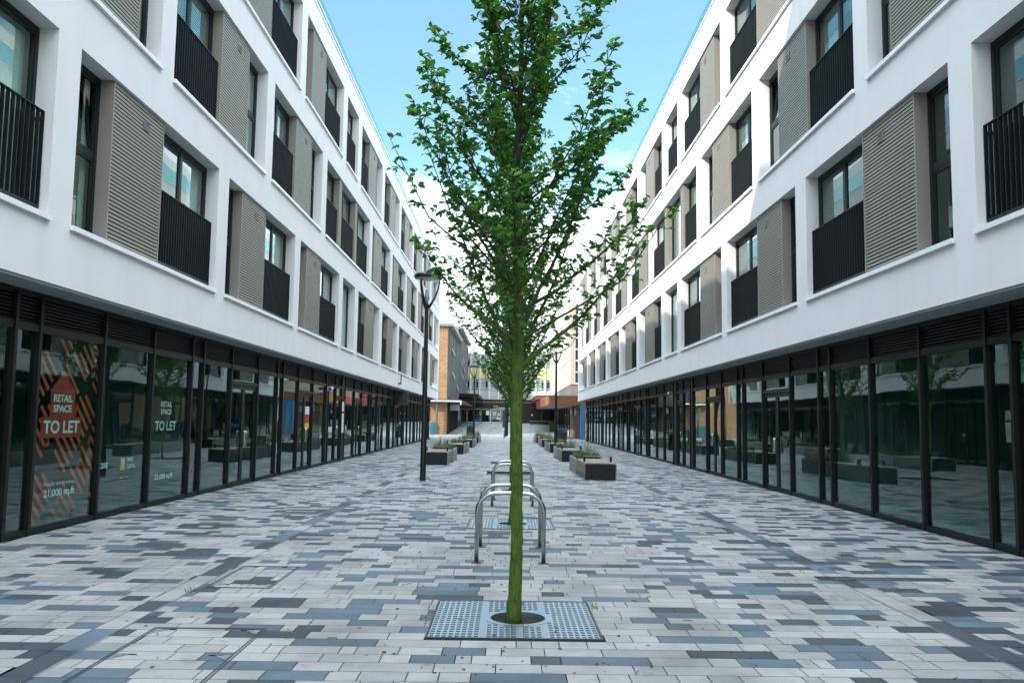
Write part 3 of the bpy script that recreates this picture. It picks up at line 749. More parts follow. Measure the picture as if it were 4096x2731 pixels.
# ------------------------------------------------------------------ trees
def crown_r(z):
    P = [(1.9,.05),(2.2,.30),(2.5,.46),(2.8,.64),(3.15,1.02),(3.6,1.22),(4.0,1.12),(4.4,.94),(4.8,.84),(5.3,.74),(5.8,.62),(6.3,.45),(6.8,.2),(7.1,.03)]
    for (a, ra), (b_, rb) in zip(P, P[1:]):
        if a <= z <= b_: return ra+(rb-ra)*(z-a)/(b_-a)
    return 0.03
def make_tree(label, loc, seed, nlimb=62, full=True):
    rr = random.Random(seed)
    t = thing('pear_tree', label, 'tree', loc, group='pear trees along the centre of the street')
    wood = MB(); lv, lf, lt = [], [], []
    def trunk_pt(z): return Vector((.014*math.sin(z*1.3)+.008*math.sin(z*3.1), .012*math.cos(z*1.7)-.012, z))
    zs = [-.03, .05, .2, .5, .9, 1.3, 1.7, 2.0, 2.3, 2.7, 3.2, 3.8, 4.5, 5.2, 6.0, 6.8]
    rs = [.074, .064, .054, .049, .047, .046, .046, .047, .043, .040, .034, .028, .022, .017, .011, .004]
    zz = [-.03+6.83*k/90 for k in range(91)]
    def rad(z):
        for (a, ra), (b_, rb) in zip(zip(zs, rs), list(zip(zs, rs))[1:]):
            if a <= z <= b_: return ra+(rb-ra)*(z-a)/(b_-a)
        return rs[-1]
    wood.tube([trunk_pt(z)+Vector((rr.uniform(-1,1), rr.uniform(-1,1), 0))*.0022 for z in zz], [rad(z)*rr.uniform(.955, 1.045) for z in zz], 20)
    for z, a in ((.62, .4), (1.08, 2.6), (1.45, 4.4), (1.75, -1.2)):         # branch scars
        c = trunk_pt(z)+Vector((math.cos(a), math.sin(a), 0))*.044; wood.tube([c-Vector((0,0,.03)), c, c+Vector((0,0,.03))], [.008,.014,.006], 8)
    def leaf(p, d, L):
        d = d.normalized(); side = d.cross(Vector((0,0,1)));
        if side.length < .05: side = Vector((1,0,0))
        side.normalize(); up = side.cross(d).normalized(); a = rr.uniform(-1.1, 1.1)
        side, up = side*math.cos(a)+up*math.sin(a), up*math.cos(a)-side*math.sin(a)
        w = L*rr.uniform(.29, .38); fold = w*rr.uniform(.2, .75); cu = L*rr.uniform(.02, .22); n = len(lv)
        pts = [(0,0,0), (.30,.85,1), (.70,.78,.8), (1.0,0,0), (.70,-.78,.8), (.30,-.85,1)]
        for f_, s_, h in pts:
            q = p + d*(L*f_) + side*(w*s_) + up*(fold*h*.8) - up*(cu*f_*f_*1.6)
            lv.append(tuple(q))
        m = len(lv); lv.append(tuple(p + d*(L*.5) - up*(cu*.3)))
        lf.extend([(n, n+1, m), (n+1, n+2, m), (n+2, n+3, m), (n+3, n+4, m), (n+4, n+5, m), (n+5, n, m)])
        k = rr.random()
        base = (.016,.076,.014) if k < .34 else (.034,.132,.020) if k < .68 else (.085,.190,.034) if k < .93 else (.14,.20,.05) if k < .985 else (.22,.09,.012)
        v = rr.uniform(.8, 1.25); c = (base[0]*v, base[1]*v, base[2]*v, 1); lt.extend([c]*6)
    def spur(p, d, L, n):
        q = p + d*L; mid = p + d*(L*.5) + Vector((rr.uniform(-.02,.02), rr.uniform(-.02,.02), rr.uniform(-.01,.03)))
        if full or rr.random() < .6: wood.tube([p, mid, q], [.0038, .003, .0016], 4, False)
        for i in range(n):
            f_ = .25+.75*(i+rr.random())/n; c = (p.lerp(mid, f_*2) if f_ < .5 else mid.lerp(q, f_*2-1))
            az = rr.uniform(0, 6.28); dl = d*rr.uniform(.15,.7) + Vector((math.cos(az), math.sin(az), rr.uniform(-.7, .35)))*.8
            leaf(c, dl, rr.uniform(.036, .078))
    az = rr.uniform(0, 6.28)
    for i in range(nlimb):
        f_ = (i+.5)/nlimb; z0 = 1.98+4.2*f_**1.05; az += 2.399+rr.uniform(-.3, .3)
        rise = rr.uniform(.75, 1.65)*(1-.45*f_); z1 = min(6.95, z0+rise)
        r1 = crown_r(z1)*(rr.uniform(.80, 1.06) if i % 2 == 0 else rr.uniform(.35, .82))
        if i % 9 == 4: r1 *= 1.10
        dirv = Vector((math.cos(az), math.sin(az), 0)); p0 = trunk_pt(z0); p3 = Vector((0,0,z1))+dirv*r1
        p1 = p0 + dirv*(r1*.38) + Vector((0,0,(z1-z0)*rr.uniform(.18,.36))); p2 = p0 + dirv*(r1*.80) + Vector((0,0,(z1-z0)*rr.uniform(.5,.68)))
        path = []
        for k in range(9):
            u_ = k/8; q = p0*(1-u_)**3 + p1*(3*u_*(1-u_)**2) + p2*(3*u_*u_*(1-u_)) + p3*u_**3
            q = q + Vector((rr.uniform(-1,1), rr.uniform(-1,1), rr.uniform(-1,1)))*(.012 if 0 < k else 0); path.append(q)
        rb = (.021 if i < 10 else .013)*(1-.4*f_)
        wood.tube(path, [rb*(1-.86*k/8) for k in range(9)], 6, False)
        L = (p3-p0).length; ns = int(10+L*15)
        for k in range(ns):
            u_ = .22+.78*(k+rr.random()*.8)/ns; x = u_*8; j = min(7, int(x)); q = path[j].lerp(path[j+1], x-j)
            a2 = rr.uniform(0, 6.28); tang = (path[j+1]-path[j]).normalized()
            d = (tang*.55 + Vector((math.cos(a2), math.sin(a2), rr.uniform(.0, .7)))*.8).normalized()
            spur(q, d, rr.uniform(.08, .27)*(1.15-.4*u_), rr.randint(5, 10) if u_ > .4 else rr.randint(2, 6))
        spur(p3, (path[8]-path[6]).normalized(), .13, 8)
    # thin leafy shoots close to the trunk
    for i in range(85):
        z = 2.75+3.9*rr.random(); a = rr.uniform(0, 6.28); d = Vector((math.cos(a), math.sin(a), rr.uniform(.3, 1.4))).normalized()
        q = trunk_pt(z); L = rr.uniform(.2, .55)*min(1, crown_r(z)/.5); e = q+d*L; wood.tube([q, q.lerp(e, .5)+Vector((0,0,.02)), e], [.005,.0035,.002], 4, False)
        for k in range(3): spur(q.lerp(e, .4+.3*k), (d+Vector((rr.uniform(-1,1), rr.uniform(-1,1), .4))*.6).normalized(), rr.uniform(.06,.16), rr.randint(3, 6))
    # two long shoots that leave the crown on the side of the shaded block, one on the other side
    for (e, st_) in (((-1.12,-.1,4.0), 3.15), ((-.84,.1,4.05), 3.15), ((1.30,.0,3.42), 2.75)):
        q = trunk_pt(st_-.5); e = Vector(e); m1 = q.lerp(e, .55)+Vector((e.x*.12, 0, -.12)); pth = [q, q.lerp(m1, .6), m1, m1.lerp(e, .5), e]
        wood.tube(pth, [.012,.009,.006,.004,.002], 5, False)
        for k in range(13):
            x = 1.3+2.7*k/13; j = min(3, int(x)); spur(pth[j].lerp(pth[j+1], x-j), Vector((rr.uniform(-1,1), rr.uniform(-1,1), rr.uniform(-.2,.9))).normalized(), rr.uniform(.05,.15), rr.randint(3, 7))
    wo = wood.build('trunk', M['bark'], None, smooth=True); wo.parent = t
    me = bpy.data.meshes.new('crown'); me.from_pydata(lv, [], lf); me.materials.append(M['leaf'])
    at = me.attributes.new('tone', 'FLOAT_COLOR', 'FACE'); at.data.foreach_set('color', [c for q in lt for c in q])
    cr = bpy.data.objects.new('crown', me); COL.objects.link(cr); cr.parent = t
    return t
T1 = make_tree('foremost pear tree with a mossy green trunk, rising in front of everything', (TX, TREES_Y[0], 0), 14)
T2 = make_tree('pear tree standing between the two pairs of bicycle stands', (TX+.028, TREES_Y[1], 0), 23, 58, False)
bpy.context.view_layer.update()
for k, lb in ((2, 'pear tree behind the second pair of bicycle stands'), (3, 'fourth pear tree from the front, level with the first planter by the shaded block'), (4, 'rearmost pear tree of the row, its crown smallest')):
    copy_thing(T2, (TX+.02+.035*k-.03, TREES_Y[k], 0), 1.9*k, lb, 1.0-.02*k)

# ------------------------------------------------------------------ bicycle stands
def make_stand():
    t = thing('bicycle_stand', '', 'bicycle stand', (0,0,0), group='steel bicycle stands around the tree grates')
    w = .378; h = .775; r = .21; path = [(-w, 0, 0), (-w, 0, h-r)]
    for k in range(1, 8): a = math.pi/2*k/8; path.append((-w+r-r*math.cos(a), 0, h-r+r*math.sin(a)))
    path += [(-w+r, 0, h), (0, 0, h+.004), (w-r, 0, h)]
    for k in range(1, 8): a = math.pi/2*k/8; path.append((w-r+r*math.sin(a), 0, h-r+r*math.cos(a)))
    path += [(w, 0, h-r), (w, 0, 0)]
    b_ = MB(); b_.tube(path, .0245, 16); b_.build('hoop', M['steel'], t, smooth=True)
    for s_ in (-1, 1):
        c = MB(); c.box(s_*w-.055, s_*w+.055, -.055, .055, .0, .007); c.build('base_plate', M['granite_dark'], t, bevel=.002)
    return t
st0 = make_stand()
bpy.context.view_layer.update()
for i, (x, y, lb) in enumerate(((.055, 9.8, 'steel hoop bicycle stand nearest the foremost tree'), (.06, 11.03, 'steel hoop bicycle stand close behind the nearest one'),
        (.12, 16.2, 'steel hoop bicycle stand just beyond the second tree grate'), (.13, 17.45, 'steel hoop bicycle stand farthest from the viewer'))):
    if i == 0: st0.location = (x, y, 0); st0['label'] = lb
    else: copy_thing(st0, (x, y, 0), 0, lb)

# ------------------------------------------------------------------ street lamps
def make_lamp():
    t = thing('street_lamp', '', 'street lamp', (0,0,0), group='black street lamps')
    p = MB(); p.lathe([(.076,0),(.076,1.1),(.072,1.12),(.047,4.55),(.05,4.58),(.05,4.66),(.0,4.68)], seg=18); p.build('lamp_post', M['lamp_black'], t, smooth=True)
    c = MB(); c.lathe([(.094,0),(.094,.02),(.074,.024)], seg=18); c.build('base_ring', M['galv'], t)
    for k in range(3):
        a = math.pi*2*k/3+math.pi/6*0+.0; d = (math.cos(a), math.sin(a)); pts = []
        for q in range(9):
            f_ = q/8; r = .045+.285*(f_**.8)*(1.0) + .0; z = 4.52+.80*f_; r = .04+.29*(math.sin(f_*math.pi/2)**.9)
            pts.append((d[0]*r, d[1]*r, z))
        b_ = MB(); b_.tube(pts, [.045,.036,.03,.026,.023,.021,.020,.020,.020], 8); b_.build('lamp_arm', M['lamp_black'], t, smooth=True)
    h = MB(); h.lathe([(0,5.475),(.12,5.468),(.24,5.445),(.32,5.41),(.352,5.375),(.352,5.34),(.325,5.30),(.305,5.295),(.305,5.33)], seg=32); h.build('lamp_hood', M['lamp_black'], t, smooth=True)
    l = MB(); l.lathe([(.30,5.32),(.22,5.27),(.10,5.245),(0,5.24)], seg=28); l.build('lamp_lens', M['lens'], t, smooth=True)
    s_ = MB(); s_.lathe([(.035,4.66),(.06,4.75),(.05,4.95),(.03,5.0),(0,5.0)], seg=14); s_.build('lamp_core', M['galv'], t, smooth=True)
    return t
lamp = make_lamp(); lamp.location = (-2.158, 22.34, 0); lamp.rotation_euler = (0,0,.15); lamp['label'] = 'tall black street lamp nearest the viewer, in front of the shaded block'
bpy.context.view_layer.update()
copy_thing(lamp, (2.44, 42.8, 0), .5, 'black street lamp before the sunlit block, behind the second planter')
copy_thing(lamp, (-2.33, 60.3, 0), 1.1, 'farthest black street lamp, in front of the grey clad building')

# ------------------------------------------------------------------ planter benches
def make_planter():
    t = thing('planter_bench', '', 'planter', (0,0,0), group='planter benches along the street')
    W = .44
    b_ = MB(); b_.box(-W+.02, W-.02, 0, .03, .005, .425); b_.build('end_panel', M['anthracite'], t, bevel=.004)
    c = MB(); c.box(-W+.03, W-.03, .03, 2.75, 0, .13); c.build('plinth', M['concrete'], t)
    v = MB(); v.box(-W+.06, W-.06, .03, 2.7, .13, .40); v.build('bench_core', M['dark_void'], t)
    for s_ in (-1, 1):
        m = MB()
        for k in range(3): m.box(*sorted((s_*(W-.035), s_*(W+.005))), .005, 2.72, .14+k*.098, .14+k*.098+.088)
        m.build('side_boards', M['timber'], t, bevel=.004)
    n = 8; w = (2*W-.01)/n; m = MB()
    for k in range(n): m.box(-W+.005+k*w+.006, -W+.005+(k+1)*w-.006, -.008, 2.72, .4345, .462)
    m.build('seat_slats', M['timber'], t, bevel=.003)
    a = MB(); ya = .78
    for s_ in (-1, 1): a.box(s_*(W-.065)-.03, s_*(W-.065)+.03, ya-.045, ya+.045, .462, .605)
    a.build('armrest_legs', M['anthracite'], t)
    a = MB(); a.box(-W+.03, W-.03, ya-.05, ya+.05, .605, .63); a.build('armrest', M['timber'], t, bevel=.003)
    q = MB(); th = .05; e = W+.03
    q.box(-e, -e+th, 2.75, 5.3, 0, .46); q.box(e-th, e, 2.75, 5.3, 0, .46); q.box(-e+th, e-th, 2.75, 2.80, 0, .458); q.box(-e+th, e-th, 5.25, 5.3, 0, .458)
    q.build('planter_box', M['concrete'], t, bevel=.006)
    so = MB(); so.box(-e+th, e-th, 2.80, 5.25, .36, .40); so.build('planter_soil', M['soil'], t)
    return t
def make_plants(seed, shrub):
    rr = random.Random(seed); b_ = MB()
    for k in range(620):
        x, y = rr.uniform(-.42, .42), rr.uniform(2.80, 5.2)
        if rr.random() < .75: cx = round(x/.28)*.28; cy = 2.8+round((y-2.8)/.3)*.3; x = cx+(x-cx)*.45; y = cy+(y-cy)*.45
        a = rr.uniform(0, 6.28); L = rr.uniform(.18, .42); lean = rr.uniform(.2, 1.0); w = rr.uniform(.005, .010)
        d = Vector((math.cos(a), math.sin(a), 0)); sd = Vector((-d.y, d.x, 0)); p = Vector((x, y, .39)); n = len(b_.v)
        for q in range(5):
            f_ = q/4; c = p + d*(L*lean*f_*f_*.9) + Vector((0,0,L*(f_-lean*.42*f_*f_))); ww = w*(1-f_*.92)
            b_.v += [tuple(c-sd*ww), tuple(c+sd*ww)]
        for q in range(4): b_.f.append((n+2*q, n+2*q+1, n+2*q+3, n+2*q+2))
    for k in range(shrub):
        x, y = rr.uniform(-.2, .35), rr.uniform(3.0, 4.6)
        for j in range(12):
            a = rr.uniform(0, 6.28); d = Vector((math.cos(a)*.35, math.sin(a)*.35, 1)).normalized(); L = rr.uniform(.35, .62); p = Vector((x+rr.uniform(-.1,.1), y+rr.uniform(-.1,.1), .38))
            b_.tube([p, p+d*L], [.004,.0015], 4, False)
            for q in range(11):
                c = p+d*(L*(.3+.7*q/11)); a2 = q*2.4; o_ = Vector((math.cos(a2), math.sin(a2), .4)).normalized(); s2 = o_.cross(d).normalized(); l = .055; w = .012
                b_.poly([tuple(c), tuple(c+o_*l*.5+s2*w), tuple(c+o_*l), tuple(c+o_*l*.5-s2*w)])
    return b_
pl0 = make_planter(); bpy.context.view_layer.update()
gmesh = [make_plants(s_, n).build('plant_bed', M['grass'], None, recalc=False) for s_, n in ((3, 3), (4, 2), (5, 1))]
PL = [(2.59, 23.66, 'planter bench nearest the viewer, before the sunlit block', 0), (2.61, 33.95, 'second planter bench before the sunlit block, beside the lamp post', 1), (2.62, 43.5, 'third planter bench before the sunlit block, behind the lamp post', 2),
      (2.58, 52.6, 'fourth planter bench before the sunlit block', 1), (2.56, 61.7, 'farthest planter bench before the sunlit block', 0),
      (-2.52, 30.4, 'planter bench behind the near lamp post, before the shaded block', 0), (-2.43, 40.02, 'second planter bench before the shaded block', 1), (-2.40, 49.8, 'third planter bench before the shaded block', 2), (-2.40, 59.75, 'farthest planter bench before the shaded block', 1)]
for i, (x, y, lb, v) in enumerate(PL):
    if i == 0: pl0.location = (x, y, 0); pl0['label'] = lb
    else: copy_thing(pl0, (x, y, 0), 0, lb)
    used = gmesh[v].get('label')
    go = gmesh[v] if not used else gmesh[v].copy()
    if used: COL.objects.link(go)
    go.location = (x, y, 0); tag(go, 'grassy planting in the '+lb, 'plants', 'planting in the planter benches')

# ------------------------------------------------------------------ litter bins
def make_bin():
    t = thing('litter_bin', '', 'litter bin', (0,0,0), group='litter bins')
    b_ = MB(); b_.prism([(-.27,-.27),(.27,-.27),(.33,-.2),(.33,.2),(.27,.27),(-.27,.27),(-.33,.2),(-.33,-.2)], 2, 0, .98); b_.build('bin_body', M['lamp_black'], t, bevel=.015)
    for k in range(5):
        r = MB(); r.box(-.25+k*.115, -.22+k*.115, -.285, -.27, .05, .92); r.build('body_rib', M['lamp_black'], t)
    h = MB(); n = len(h.v)
    h.v += [(-.22,-.2,.98),(.22,-.2,.98),(.22,.2,.98),(-.22,.2,.98),(-.36,-.3,1.16),(.36,-.3,1.16),(.36,.3,1.16),(-.36,.3,1.16)]
    h.f += [(0,1,2,3),(4,5,6,7),(0,1,5,4),(1,2,6,5),(2,3,7,6),(3,0,4,7)]; h.build('bin_hood', M['bin_blue'], t)
    return t
bn = make_bin(); bn.location = (3.15, 50, 0); bn['label'] = 'black litter bin with blue hood beside the lamp post before the sunlit block'
bpy.context.view_layer.update()
copy_thing(bn, (-3.2, 75, 0), 0, 'black litter bin with blue hood beyond the planters before the shaded block')

# ------------------------------------------------------------------ far end: brick building on the side of the shaded block
bb = thing('brick_building', 'orange brick building with grey ribbed cladding on its street face', 'building', (-6.5, 92, 0))
XB_ = -6.5
def ribs(y0, y1, z0, z1, name='ribbed_cladding'):
    m = MB(); pts = []; y = y0; k = 0
    while y < y1:
        pts += [(XB_+.02, y), (XB_+.02, min(y1, y+.36)), (XB_+.16, min(y1, y+.40)), (XB_+.16, min(y1, y+.50))]; y += .54
    n = len(m.v); L = len(pts)
    m.v += [(p[0], p[1], z0) for p in pts]+[(p[0], p[1], z1) for p in pts]
    for i in range(L-1): m.f.append((n+i, n+i+1, n+L+i+1, n+L+i))
    return m.build(name, M['clad'], bb)
w = MB(); w.box(-20, XB_, 92, 111, 0, 11.65); w.box(-20, XB_, 111, 136.4, 0, 13.45); w.build('brick_wall', M['brick'], bb)
ribs(92.1, 110.9, 3.95, 11.3); ribs(111.1, 136.2, 4.6, 13.1)
r = MB(); r.box(-20.3, XB_+.55, 91.7, 111, 11.65, 11.95); r.box(-20.3, XB_+.55, 111.0, 136.6, 13.45, 13.8); r.build('roof_slab', M['roof_grey'], bb)
y = 92.6
while y < 136: r = MB(); r.box(XB_+.17, XB_+.5, y, y+.12, (11.4 if y < 110.8 else 13.2), (11.65 if y < 110.8 else 13.45)); r.build('eaves_bracket', M['roof_grey'], bb); y += .9
for (y, z) in ((97.5, 7.0), (105.8, 5.9), (114, 9.6), (118.5, 10.2), (116, 7.9), (121, 9.0), (127.5, 7.2), (132, 6.2), (96, 9.6)):
    f_ = MB(); f_.poly([(XB_+.17, y, z), (XB_+.17, y+.9, z), (XB_+.5, y+.9, z-.75), (XB_+.5, y, z-.75)]); f_.poly([(XB_+.185, y, z+.01), (XB_+.185, y+.9, z+.01), (XB_+.515, y+.9, z-.74), (XB_+.515, y, z-.74)])
    f_.build('open_window_flap', M['lens'], bb, recalc=False)
# ground floor with shutters, canopies
for k in range(9): sf = MB(); y = 93.2+k*2.05; sf.box(XB_+.01, XB_+.14, y, y+.28, 0, 3.4); sf.build('shop_post', M['black_frame'], bb)
for k in range(8):
    y = 93.48+k*2.05; m = MB(); pts = []
    for q in range(30): z = zr(y)+.02+q*.095; pts += [(XB_+.02, z), (XB_+.05, z+.03), (XB_+.02, z+.09)]
    m.strip(pts, 1, y, y+1.77); m.build('roller_shutter', M['shutter'], bb)
s2 = MB(); s2.box(XB_+.01, XB_+.08, 111.3, 136, .6, 4.2); s2.build('dark_shopfront', M['dark_brown'], bb)
for k in range(6):
    m = MB(); m.box(XB_+.09, XB_+.11, 112+k*4, 115+k*4, 1.4, 3.9); m.build('shop_pane', M['shop_glass'], bb)
c = MB(); c.box(-8.9, -5.0, 91.2, 124, 3.42, 3.74); c.build('canopy_slab', M['dark_brown'], bb)
c = MB(); c.box(-8.9, -4.98, 91.05, 91.2, 3.50, 3.62); c.box(-5.0, -4.9, 91.05, 91.5, 3.2, 3.62); c.build('canopy_gutter', M['sill_metal'], bb)
c = MB(); c.box(-9.2, -3.8, 112.5, 136, 4.62, 5.02); c.build('upper_canopy', M['black_frame'], bb)
c = MB(); c.box(-3.98, -3.82, 131.8, 132, 1.2, 4.62); c.build('canopy_post', M['black_frame'], bb)
c = MB(); c.tube([(-7.5, 91.4, 0), (-7.5, 91.4, 3.5)], .09, 10); c.build('drain_pipe', M['teal'], bb)
c = MB(); c.box(-8.9, -7.65, 91.7, 91.98, 0, 1.25); c.build('base_cladding', M['teal'], bb)
sb_ = thing('shop_sign', 'pale blue sign box hanging under the canopy of the brick building', 'sign', (-6.0, 96, 2.7))
m = MB(); m.box(-6.42, -5.35, 95.9, 96.15, 2.62, 3.3); m.build('sign_face', M['lightblue'], sb_)
m = MB(); m.box(-6.2, -6.15, 96.0, 96.05, 3.3, 3.42); m.box(-5.6, -5.55, 96.0, 96.05, 3.3, 3.42); m.build('sign_hanger', M['black_frame'], sb_)

# ------------------------------------------------------------------ far end: bank building closing the street
YB = 137.0; yf = YB
lb_ = thing('office_building', 'pale office block with lemon panels closing the end of the street', 'building', (0, YB, 1.2))
X0, X1 = -13.6, 13.4
def face(name, z0, z1, mat, d=0.0, x0=X0, x1=X1): m = MB(); m.box(x0, x1, yf+d, yf+.5, z0, z1); return m.build(name, M[mat], lb_)
body = MB(); body.box(X0, X1, yf+.5, yf+12, 1.0, 12.2); body.build('building_body', M['grey_panel'], lb_)
face('roof_edge', 12.12, 12.52, 'sill_metal', -.25); face('top_panels', 11.5, 12.12, 'lightblue'); face('lemon_panels', 8.24, 9.95, 'lemon'); face('grey_panels', 4.88, 6.28, 'grey_panel'); face('window_wall', 9.95, 11.5, 'dark_void', .3); face('window_wall', 6.28, 8.24, 'dark_void', .3)
face('canopy_line', 4.55, 4.88, 'fascia_black', -.35); face('pale_band', 4.42, 4.55, 'sill_metal', -.1); face('maroon_fascia', 4.12, 4.42, 'maroon', -.05)
k = 0; x = -7.42-1.495*4
while x < X1-1.6:
    m = MB(); m.box(x-.07, x+.07, yf-.14, yf, 4.9, 12.1); m.build('facade_fin', M['sill_metal'], lb_)
    for z0, z1 in ((10.05, 11.42), (6.36, 8.16)):
        m = MB(); a, b_ = x+.13, x+1.36
        for q in ((a,a+.07,z0,z1),(b_-.07,b_,z0,z1),(a+.07,b_-.07,z1-.07,z1),(a+.07,b_-.07,z0,z0+.07),(a+.07,b_-.07,z0+(z1-z0)*.82,z0+(z1-z0)*.82+.05),(a+.07,b_-.07,z0+(z1-z0)*.16,z0+(z1-z0)*.16+.06)): m.box(q[0], q[1], yf+.08, yf+.14, q[2], q[3])
        fr = m.build('window_frame', M['sill_metal'], lb_)
        g_ = MB(); g_.box(a+.07, b_-.07, yf+.10, yf+.11, z0+.07, z1-.07); g_.build('window_pane', M['win_glass'], fr)
        if rnd.random() < .5:
            c = MB(); c.box(a+.1, a+.1+rnd.uniform(.2,.8), yf+.2, yf+.22, z0+.1, z1-.1); c.build('window_blind', M['curtain'], fr)
    x += 1.495
# bank front
face('sign_fascia', 3.38, 4.08, 'fascia_black', -.12, -6.4, .9); face('white_trim', 3.28, 3.38, 'sill_metal', -.06, -6.4, .9); face('shop_back', 1.2, 3.28, 'dark_void', .35, -6.4, .9)
for (a, b_) in ((-5.2,-4.2),(-4.05,-2.75),(-2.6,-1.2),(-1.05,.0),(.1,.85)):
    m = MB(); m.box(a, b_, yf+.02, yf+.04, 1.35, 3.28); m.build('shop_pane', M['shop_glass'], lb_)
m = MB()
for x in (-6.4,-5.28,-4.15,-2.68,-1.12,.05): m.box(x-.03, x+.06, yf-.02, yf+.1, 1.2, 3.28)
m.box(-6.4, .9, yf-.02, yf+.1, 1.2, 1.3); m.build('shop_frame', M['sill_metal'], lb_)
for (a, b_, z0, z1, mt) in ((-3.38,-2.85,2.4,3.08,'white_paper'), (-1.42,-1.2,2.3,2.6,'white_paper'), (-1.65,-1.15,1.75,2.0,'white_paper'), (-2.3,-1.8,2.4,2.95,'lightblue'), (-.75,-.5,2.5,2.75,'white_paper'), (-5.1,-4.25,1.35,1.8,'blue_paint'), (-4.42,-4.22,2.4,3.0,'yellow_paper'), (-6.35,-6.05,2.6,3.2,'red_paper')):
    m = MB(); m.box(a, b_, yf-.03, yf-.025, z0, z1); m.build('window_poster', M[mt], lb_)
m = MB(); m.prism([(-2.15,3.92),(-1.55,3.92),(-1.55,3.68),(-1.70,3.78),(-1.85,3.88),(-2.0,3.78),(-2.15,3.68)], 1, yf-.15, yf-.14); m.build('sign_emblem', M['yellow_vinyl'], lb_)
lettering('Leeds Building Society', .30, M['white_paper'], lb_, (-2.15, yf-.15, 3.46), (1,0,0), align='LEFT', bold=.008)
lettering('leedsbuildingsociety.co.uk', .11, M['grey_panel'], lb_, (-5.0, yf-.15, 3.52), (1,0,0), align='LEFT')
# dark boarded part
face('boarded_front', 1.2, 4.1, 'dark_brown', -.03, .95, 7)
m = MB()
for k in range(14): m.box(.97, 6.98, yf-.05, yf-.031, 1.25+k*.2, 1.42+k*.2)
m.build('boards', M['dark_brown'], lb_)
m = MB(); m.box(3.85, 4.1, yf-.07, yf-.055, 2.35, 2.65); m.build('wall_notice', M['white_paper'], lb_)

# ------------------------------------------------------------------ far end: cream building and low shops on the side of the sunlit block
cb = thing('cream_building', 'cream stone building with pebble-dash corner above a timber canopy', 'building', (6.8, 92, 0))
XC = 6.8
m = MB(); m.box(XC, 16, 92.3, 138, 5.55, 14.2); m.build('cream_wall', M['cream'], cb)
m = MB(); m.box(XC-.01, 7.32, 92, 92.3, 5.55, 14.3); m.build('pebble_corner', M['pebble'], cb)
m = MB(); m.box(XC+.05, 16, 92.1, 138, 3.9, 5.55); m.build('brown_brick_base', M['brown_brick'], cb)
m = MB(); m.box(7.32, 12, 92.2, 92.3, 5.55, 14.3); m.build('stair_window_back', M['dark_void'], cb)
for k in range(7):
    m = MB(); z = 5.6+k*1.24; m.box(7.32, 12, 92.02, 92.14, z, z+.10); m.build('window_transom', M['sill_metal'], cb)
    m = MB(); m.box(7.34, 11.9, 92.08, 92.09, z+.1, z+1.24); m.build('window_pane', M['win_glass'], cb)
m = MB()
y = 92.4
while y < 137: m.box(XC-.05, XC+.001, y, y+.28, 8.35, 8.8); y += .46
m.build('dentil_band', M['grey_panel'], cb)
m = MB(); m.box(XC-.055, XC-.002, 92.3, 138, 8.8, 8.86); m.box(XC-.055, XC-.002, 92.3, 138, 8.29, 8.35); m.build('string_course', M['sill_metal'], cb)
for k in range(6):
    y = 100+k*6; m = MB(); m.box(XC-.04, XC+.02, y, y+2.2, 10.2, 12.2); fr = m.build('side_window', M['sill_metal'], cb)
    m = MB(); m.box(XC-.06, XC-.045, y+.12, y+2.08, 10.32, 12.08); m.build('side_window_pane', M['win_glass'], fr)
m = MB(); m.box(6.78, 16, 76, 92.1, 0, 3.05); m.build('low_shop_wall', M['brown_brick'], cb)
m = MB(); m.box(6.82, 16, 92.1, 137, 0, 3.9); m.build('shop_back_wall', M['dark_void'], cb)
for (a, b_) in ((80.2,83.6),(84.4,88.0)):
    m = MB(); pts = []
    for q in range(27): z = .03+q*.10; pts += [(6.76, z), (6.72, z+.03), (6.76, z+.095)]
    m.strip(pts, 1, a, b_); m.build('roller_shutter', M['shutter'], cb)
for k in range(9):
    y = 93+k*4.7; z = zr(y); m = MB(); m.box(6.74, 6.82, y, y+.25, z, 3.9); m.build('shop_post', M['dark_brown'], cb); m = MB(); m.box(6.74, 6.82, y+2.3, y+2.5, z, 3.9); m.build('shop_post', M['dark_brown'], cb)
    m = MB(); m.box(6.78, 6.79, y+.25, y+2.3, z+.6, 3.6); m.build('shop_pane', M['shop_glass'], cb)
    m = MB(); m.box(6.76, 6.81, y+.25, y+2.3, z, z+.6); m.build('stall_riser', M['grey_panel'], cb)
m = MB(); m.box(6.45, 6.72, 74.8, 75.1, 0, 3.05); m.build('blue_pilaster', M['blue_paint'], cb)
# canopies
m = MB()
for k in range(5): m.box(3.85, 8, 77.9, 78, 3.09+k*.155, 3.235+k*.155)
m.build('canopy_timber_front', M['timber_end'], cb)
m = MB(); m.box(3.85, 8, 78, 112, 3.1, 3.8); m.build('canopy_soffit', M['soffit'], cb)
m = MB(); m.box(3.78, 8, 77.85, 112.05, 3.865, 3.95); m.build('canopy_flashing', M['roof_grey'], cb)
m = MB(); m.box(3.80, 3.849, 84, 112, 3.12, 3.86); m.build('canopy_red_fascia', M['red_fascia'], cb)
m = MB(); m.box(3.80, 3.849, 77.9, 84, 3.12, 3.86); m.build('canopy_orange_fascia', M['orange_fascia'], cb)
m = MB(); m.box(3.85, 9, 113, 136, 4.45, 4.95); m.build('upper_red_canopy', M['red_fascia'], cb)
m = MB(); m.box(3.8, 9, 112.9, 136, 4.955, 5.05); m.build('upper_canopy_edge', M['sill_metal'], cb)
m = MB(); m.box(6.5, 6.62, 86.8, 88.6, 2.2, 3.0); m.build('orange_shop_sign', M['orange_fascia'], cb)

